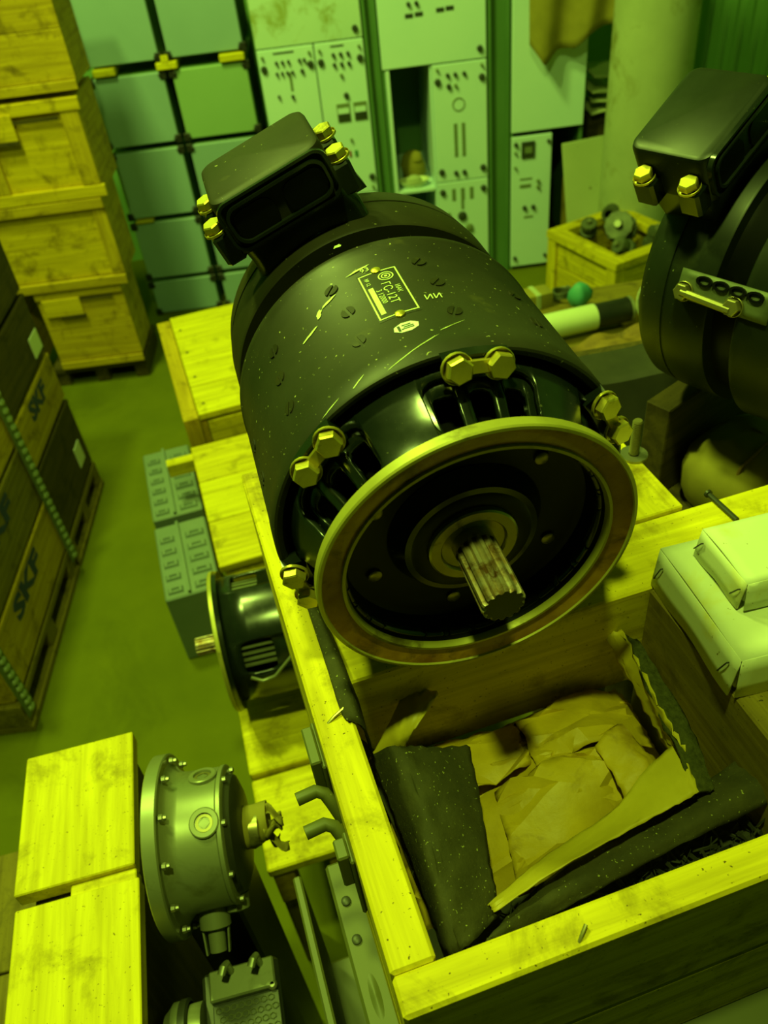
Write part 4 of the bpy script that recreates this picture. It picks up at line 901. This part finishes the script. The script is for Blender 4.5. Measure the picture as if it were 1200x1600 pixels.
board('top_rail', wood('crate', 'y'), sc, (-.004, -.004, Hc), (.056, Dc + .004, Hc + .03)); board('top_rail', wood('crate', 'y'), sc, (Wc - .056, -.004, Hc), (Wc + .004, Dc + .004, Hc + .03)); board('top_rail', wood('crate', 'x'), sc, (.057, -.004, Hc), (Wc - .057, .05, Hc + .03)); board('top_rail', wood('crate', 'x'), sc, (.057, Dc - .05, Hc), (Wc - .057, Dc + .004, Hc + .03))
board('floor_board', wood('old', 'x'), sc, (.052, .03, .03), (Wc - .052, Dc - .03, .05))
rnd = random.Random(31); scm = Matrix.Translation((.945, 2.74, 0)) @ Matrix.Rotation(R(24), 4, 'Z')
descr = ['cogged scrap part at the near end of the scrap crate', 'knurled scrap drum in the middle of the scrap crate', 'bent scrap casting at the back of the scrap crate', 'short scrap cylinder on the right of the scrap crate', 'round scrap cover low in the scrap crate', 'scrap sleeve on the left of the scrap crate']
for i, (x, y, z, r_, L) in enumerate(((.12, .10, .335, .036, .06), (.19, .20, .36, .060, .09), (.235, .31, .372, .032, .055), (.27, .10, .33, .036, .07), (.18, .18, .20, .075, .05), (.12, .30, .345, .034, .06))):
    o = thing('scrap_part', descr[i], 'scrap', scm @ Vector((x, y, z - r_ * .6)), rnd.uniform(0, 3), 'scrap parts in the yellow crate')
    d = Vector((rnd.uniform(-1, 1), rnd.uniform(-1, 1), rnd.uniform(-.2, .9))).normalized(); F_ = frame_at(Vector((0, 0, r_ * .6)) - d * L / 2, d, (1, .2, .1))
    q = MB(); q.lathe([(0, r_ * .6), (0, r_), (L * .3, r_), (L * .32, r_ * .8), (L * .7, r_ * .8), (L * .72, r_ * .95), (L, r_ * .9), (L, r_ * .3), (L * .9, r_ * .25)], 24, M=F_, gear=lambda j: 1 if j % 2 else .93); q.build('casting', M['scrap'], o, smooth=25)
    q = MB(); q.lathe([(L * .9, r_ * .25), (L * 1.25, r_ * .22), (L * 1.25, .0003)], 14, M=F_); q.build('spigot', M['alu'], o)
def lying(name, label, cat, p0, p1, r_, parts):
    p0, p1 = Vector(p0), Vector(p1); o = thing(name, label, cat, (p0.x, p0.y, p0.z - r_)); d = p1 - p0
    F_ = frame_at(Vector((0, 0, r_)), d, (0, 0, 1))
    for nm, m_, prof in parts: MB().lathe([(t_ * d.length, k * r_) for t_, k in prof], 32, M=F_).build(nm, M[m_], o)
    return o
wa, wb = at(815, 520, .60), at(985, 482, .60)
lying('canister', 'white canister with a black end lying near the scrap crate', 'canister', (wa.x, wa.y, .60), (wb.x, wb.y, .60), .034, [('body', 'white', [(0, .001), (0, .95), (.02, 1), (.66, 1), (.66, .98)]), ('black_end', 'blackplastic', [(.66, .97), (.67, .96), (.97, .96), (.98, .90), (.98, .001)]), ('end_ring', 'alu', [(.97, .99), (1.0, .99), (1.0, .7), (.99, .001)])])
dw = thing('disc_wheel', 'grey toothed disc leaning by the scrap crate', 'wheel', at(1036, 472, .626), R(30))
F_ = frame_at(Vector((0, 0, .0)), (-.35, -.75, .55), (1, 0, 0))
MB().lathe([(-.012, .02), (-.012, .062), (-.008, .066), (.008, .066), (.012, .060), (.010, .030), (.016, .026), (.016, .001)], 40, M=F_, gear=lambda j: 1 if j % 2 else .97).build('disc', M['scrap'], dw); MB().lathe([(-.013, .0665), (-.009, .069), (.000, .069)], 40, M=F_).build('rim', M['white'], dw)
tl = thing('teal_bag', 'small teal plastic bag beside the white canister', 'bag', at(905, 462, .60))
b = MB(); b.rings([[(.032 * k * math.cos(a) * (1 + .2 * math.sin(3 * a + 40 * z)), .025 * k * math.sin(a) * (1 + .15 * math.cos(4 * a)), z - .03) for a in [2 * math.pi * i / 20 for i in range(20)]] for k, z in ((.6, 0), (1, .02), (1.0, .04), (.6, .06), (.25, .068))]); b.build('bag', M['teal'], tl, smooth=60)
bench = thing('low_bench', 'dark bench carrying the canister, disc and rusty plank', 'bench', (.36, 1.68, 0), R(4))
for i in range(4): board('bench_board', wood('old', 'x'), bench, (0, i * .12, .530), (.68, .116 + i * .12, .555))
for x in (.02, .60):
    for y in (.02, .42): board('bench_leg', wood('dark', 'z'), bench, (x, y, 0), (x + .05, y + .05, .529))
ra, rb = at(860, 575, .72), at(1045, 520, .72)
rp = thing('rusty_plank', 'rough rusty-brown plank behind the generator', 'plank', (ra.x, ra.y, .555), math.atan2(rb.y - ra.y, rb.x - ra.x))
q = MB(); q.grid(lambda u, v: Vector((.34 * u, -.05 + .13 * v, .150 + .008 * math.sin(19 * u + 5 * v) + .006 * math.sin(31 * v + 4 * u))), 24, 8); q.build('bark', M['rustplank'], rp, solid=.012)
MB().span((.01, -.045, 0), (.33, .075, .135)).build('plank_core', wood('old', 'x'), rp, bevel=.004)
wb_ = thing('wood_offcut', 'small yellow wood offcut lying by the grey disc', 'offcut', at(985, 492, .576), R(20)); MB().hexa([(-.03, -.015, -.02), (.03, -.02, -.02), (.03, .015, -.02), (-.03, .02, -.02), (-.028, -.015, .01), (.03, -.015, .014), (.028, .015, .010), (-.03, .016, .012)]).build('block', wood('new', 'x'), wb_, bevel=.002)
pb = thing('tan_package', 'squat tan package left of the teal bag', 'package', at(835, 470, .57), R(12)); MB().span((-.045, -.03, -.015), (.045, .03, .03)).build('wrap', M['cloth'], pb, bevel=.008, seg=2); MB().span((-.008, -.0315, -.0155), (.008, .0315, .0315)).build('tape_band', M['sheet'], pb, bevel=.002)
pm = thing('wire_coil', 'dark coil of wire left of the teal bag', 'coil', at(878, 462, .57))
q = MB(); q.tube([(.025 * math.cos(t), .025 * math.sin(t), .004 * t / 6 + .002 * math.sin(3 * t)) for t in [i * .35 for i in range(75)]], .0035, 6); q.build('winding', M['scrap'], pm); q = MB(); q.tube([(.025, 0, .0), (.045, -.01, .002), (.055, -.03, -.006)], .0035, 6); q.build('loose_end', M['scrap'], pm)

# ------------------------------------------------------------------ pale crates and grey trays, middle left
ka = thing('slat_crate', 'pale pine crate with nailed lid boards left behind the generator', 'crate', (-.478, 1.935, 0), R(14))
for i in range(4): board('lid_board', wood('new', 'x'), ka, (0, i * .156, .430), (.50, .153 + i * .156, .450), .002)
for i in range(4):
    for x in (.022, .26, .478): 
        q = MB(); q.lathe([(0, .005), (.0012, .0045), (.0012, .0003)], 8, o=(x, .05 + i * .156, .450)); q.build('nail_head', M['darkmetal'], ka)
for y0 in (.0, .575): board('side_post', wood('box', 'z'), ka, (-.045, y0, 0), (-.002, y0 + .05, .44))
board('side_rail', wood('box', 'y'), ka, (-.045, .051, .39), (-.002, .574, .44)); board('side_rail', wood('box', 'y'), ka, (-.045, .051, .02), (-.002, .574, .08))
for i in range(3): board('side_board', wood('box', 'y'), ka, (.0, .01, .01 + i * .138), (.018, .61, .143 + i * .138))
for i in range(3): board('end_board', wood('crate', 'x'), ka, (.02, .0, .01 + i * .138), (.498, .018, .143 + i * .138))
kb = thing('pine_chest', 'lower pine chest between pale crate and black generator', 'chest', (-.395, 1.375, 0), R(13))
for i in range(3): board('lid_board', wood('new' if i % 2 else 'crate', 'x'), kb, (.0, i * .168, .372), (.46, .166 + i * .168, .392), .002)
MB().span((.01, .006, 0), (.45, .498, .371)).build('chest_body', wood('crate', 'x'), kb, bevel=.002)
board('end_cleat', wood('new', 'x'), kb, (-.075, .474, .330), (.10, .505, .371 ))
for i, (p, lab, L) in enumerate((((-.502, 1.79), 'farther grey moulded tray beside the pine chest', .33), ((-.430, 1.475), 'nearer grey moulded tray beside the pine chest', .29))):
    t = thing('moulded_tray', lab, 'tray', (p[0], p[1], 0), R(13), 'grey moulded trays')
    MB().span((-.145, 0, 0), (-.004, L, .235)).build('tray_body', M['tray'], t, bevel=.004)
    MB().span((-.085, .004, .2355), (-.078, L - .004, .245)).build('ridge', M['tray'], t)
    n = int(L / .05)
    for k in range(n):
        y = .025 + k * .05
        for x, wx, wy in ((-.115, .040, .022), (-.040, .052, .024)):
            q = MB(); q.rings([[(x + sx * wx / 2 * f, y + sy * wy / 2 * f, .2352 + h) for sx, sy in ((-1, -1), (1, -1), (1, 1), (-1, 1))] for f, h in ((1, 0), (.8, .007), (.5, .007), (.35, .001))], True, False, True); q.build('moulding', M['tray'], t, smooth=0)
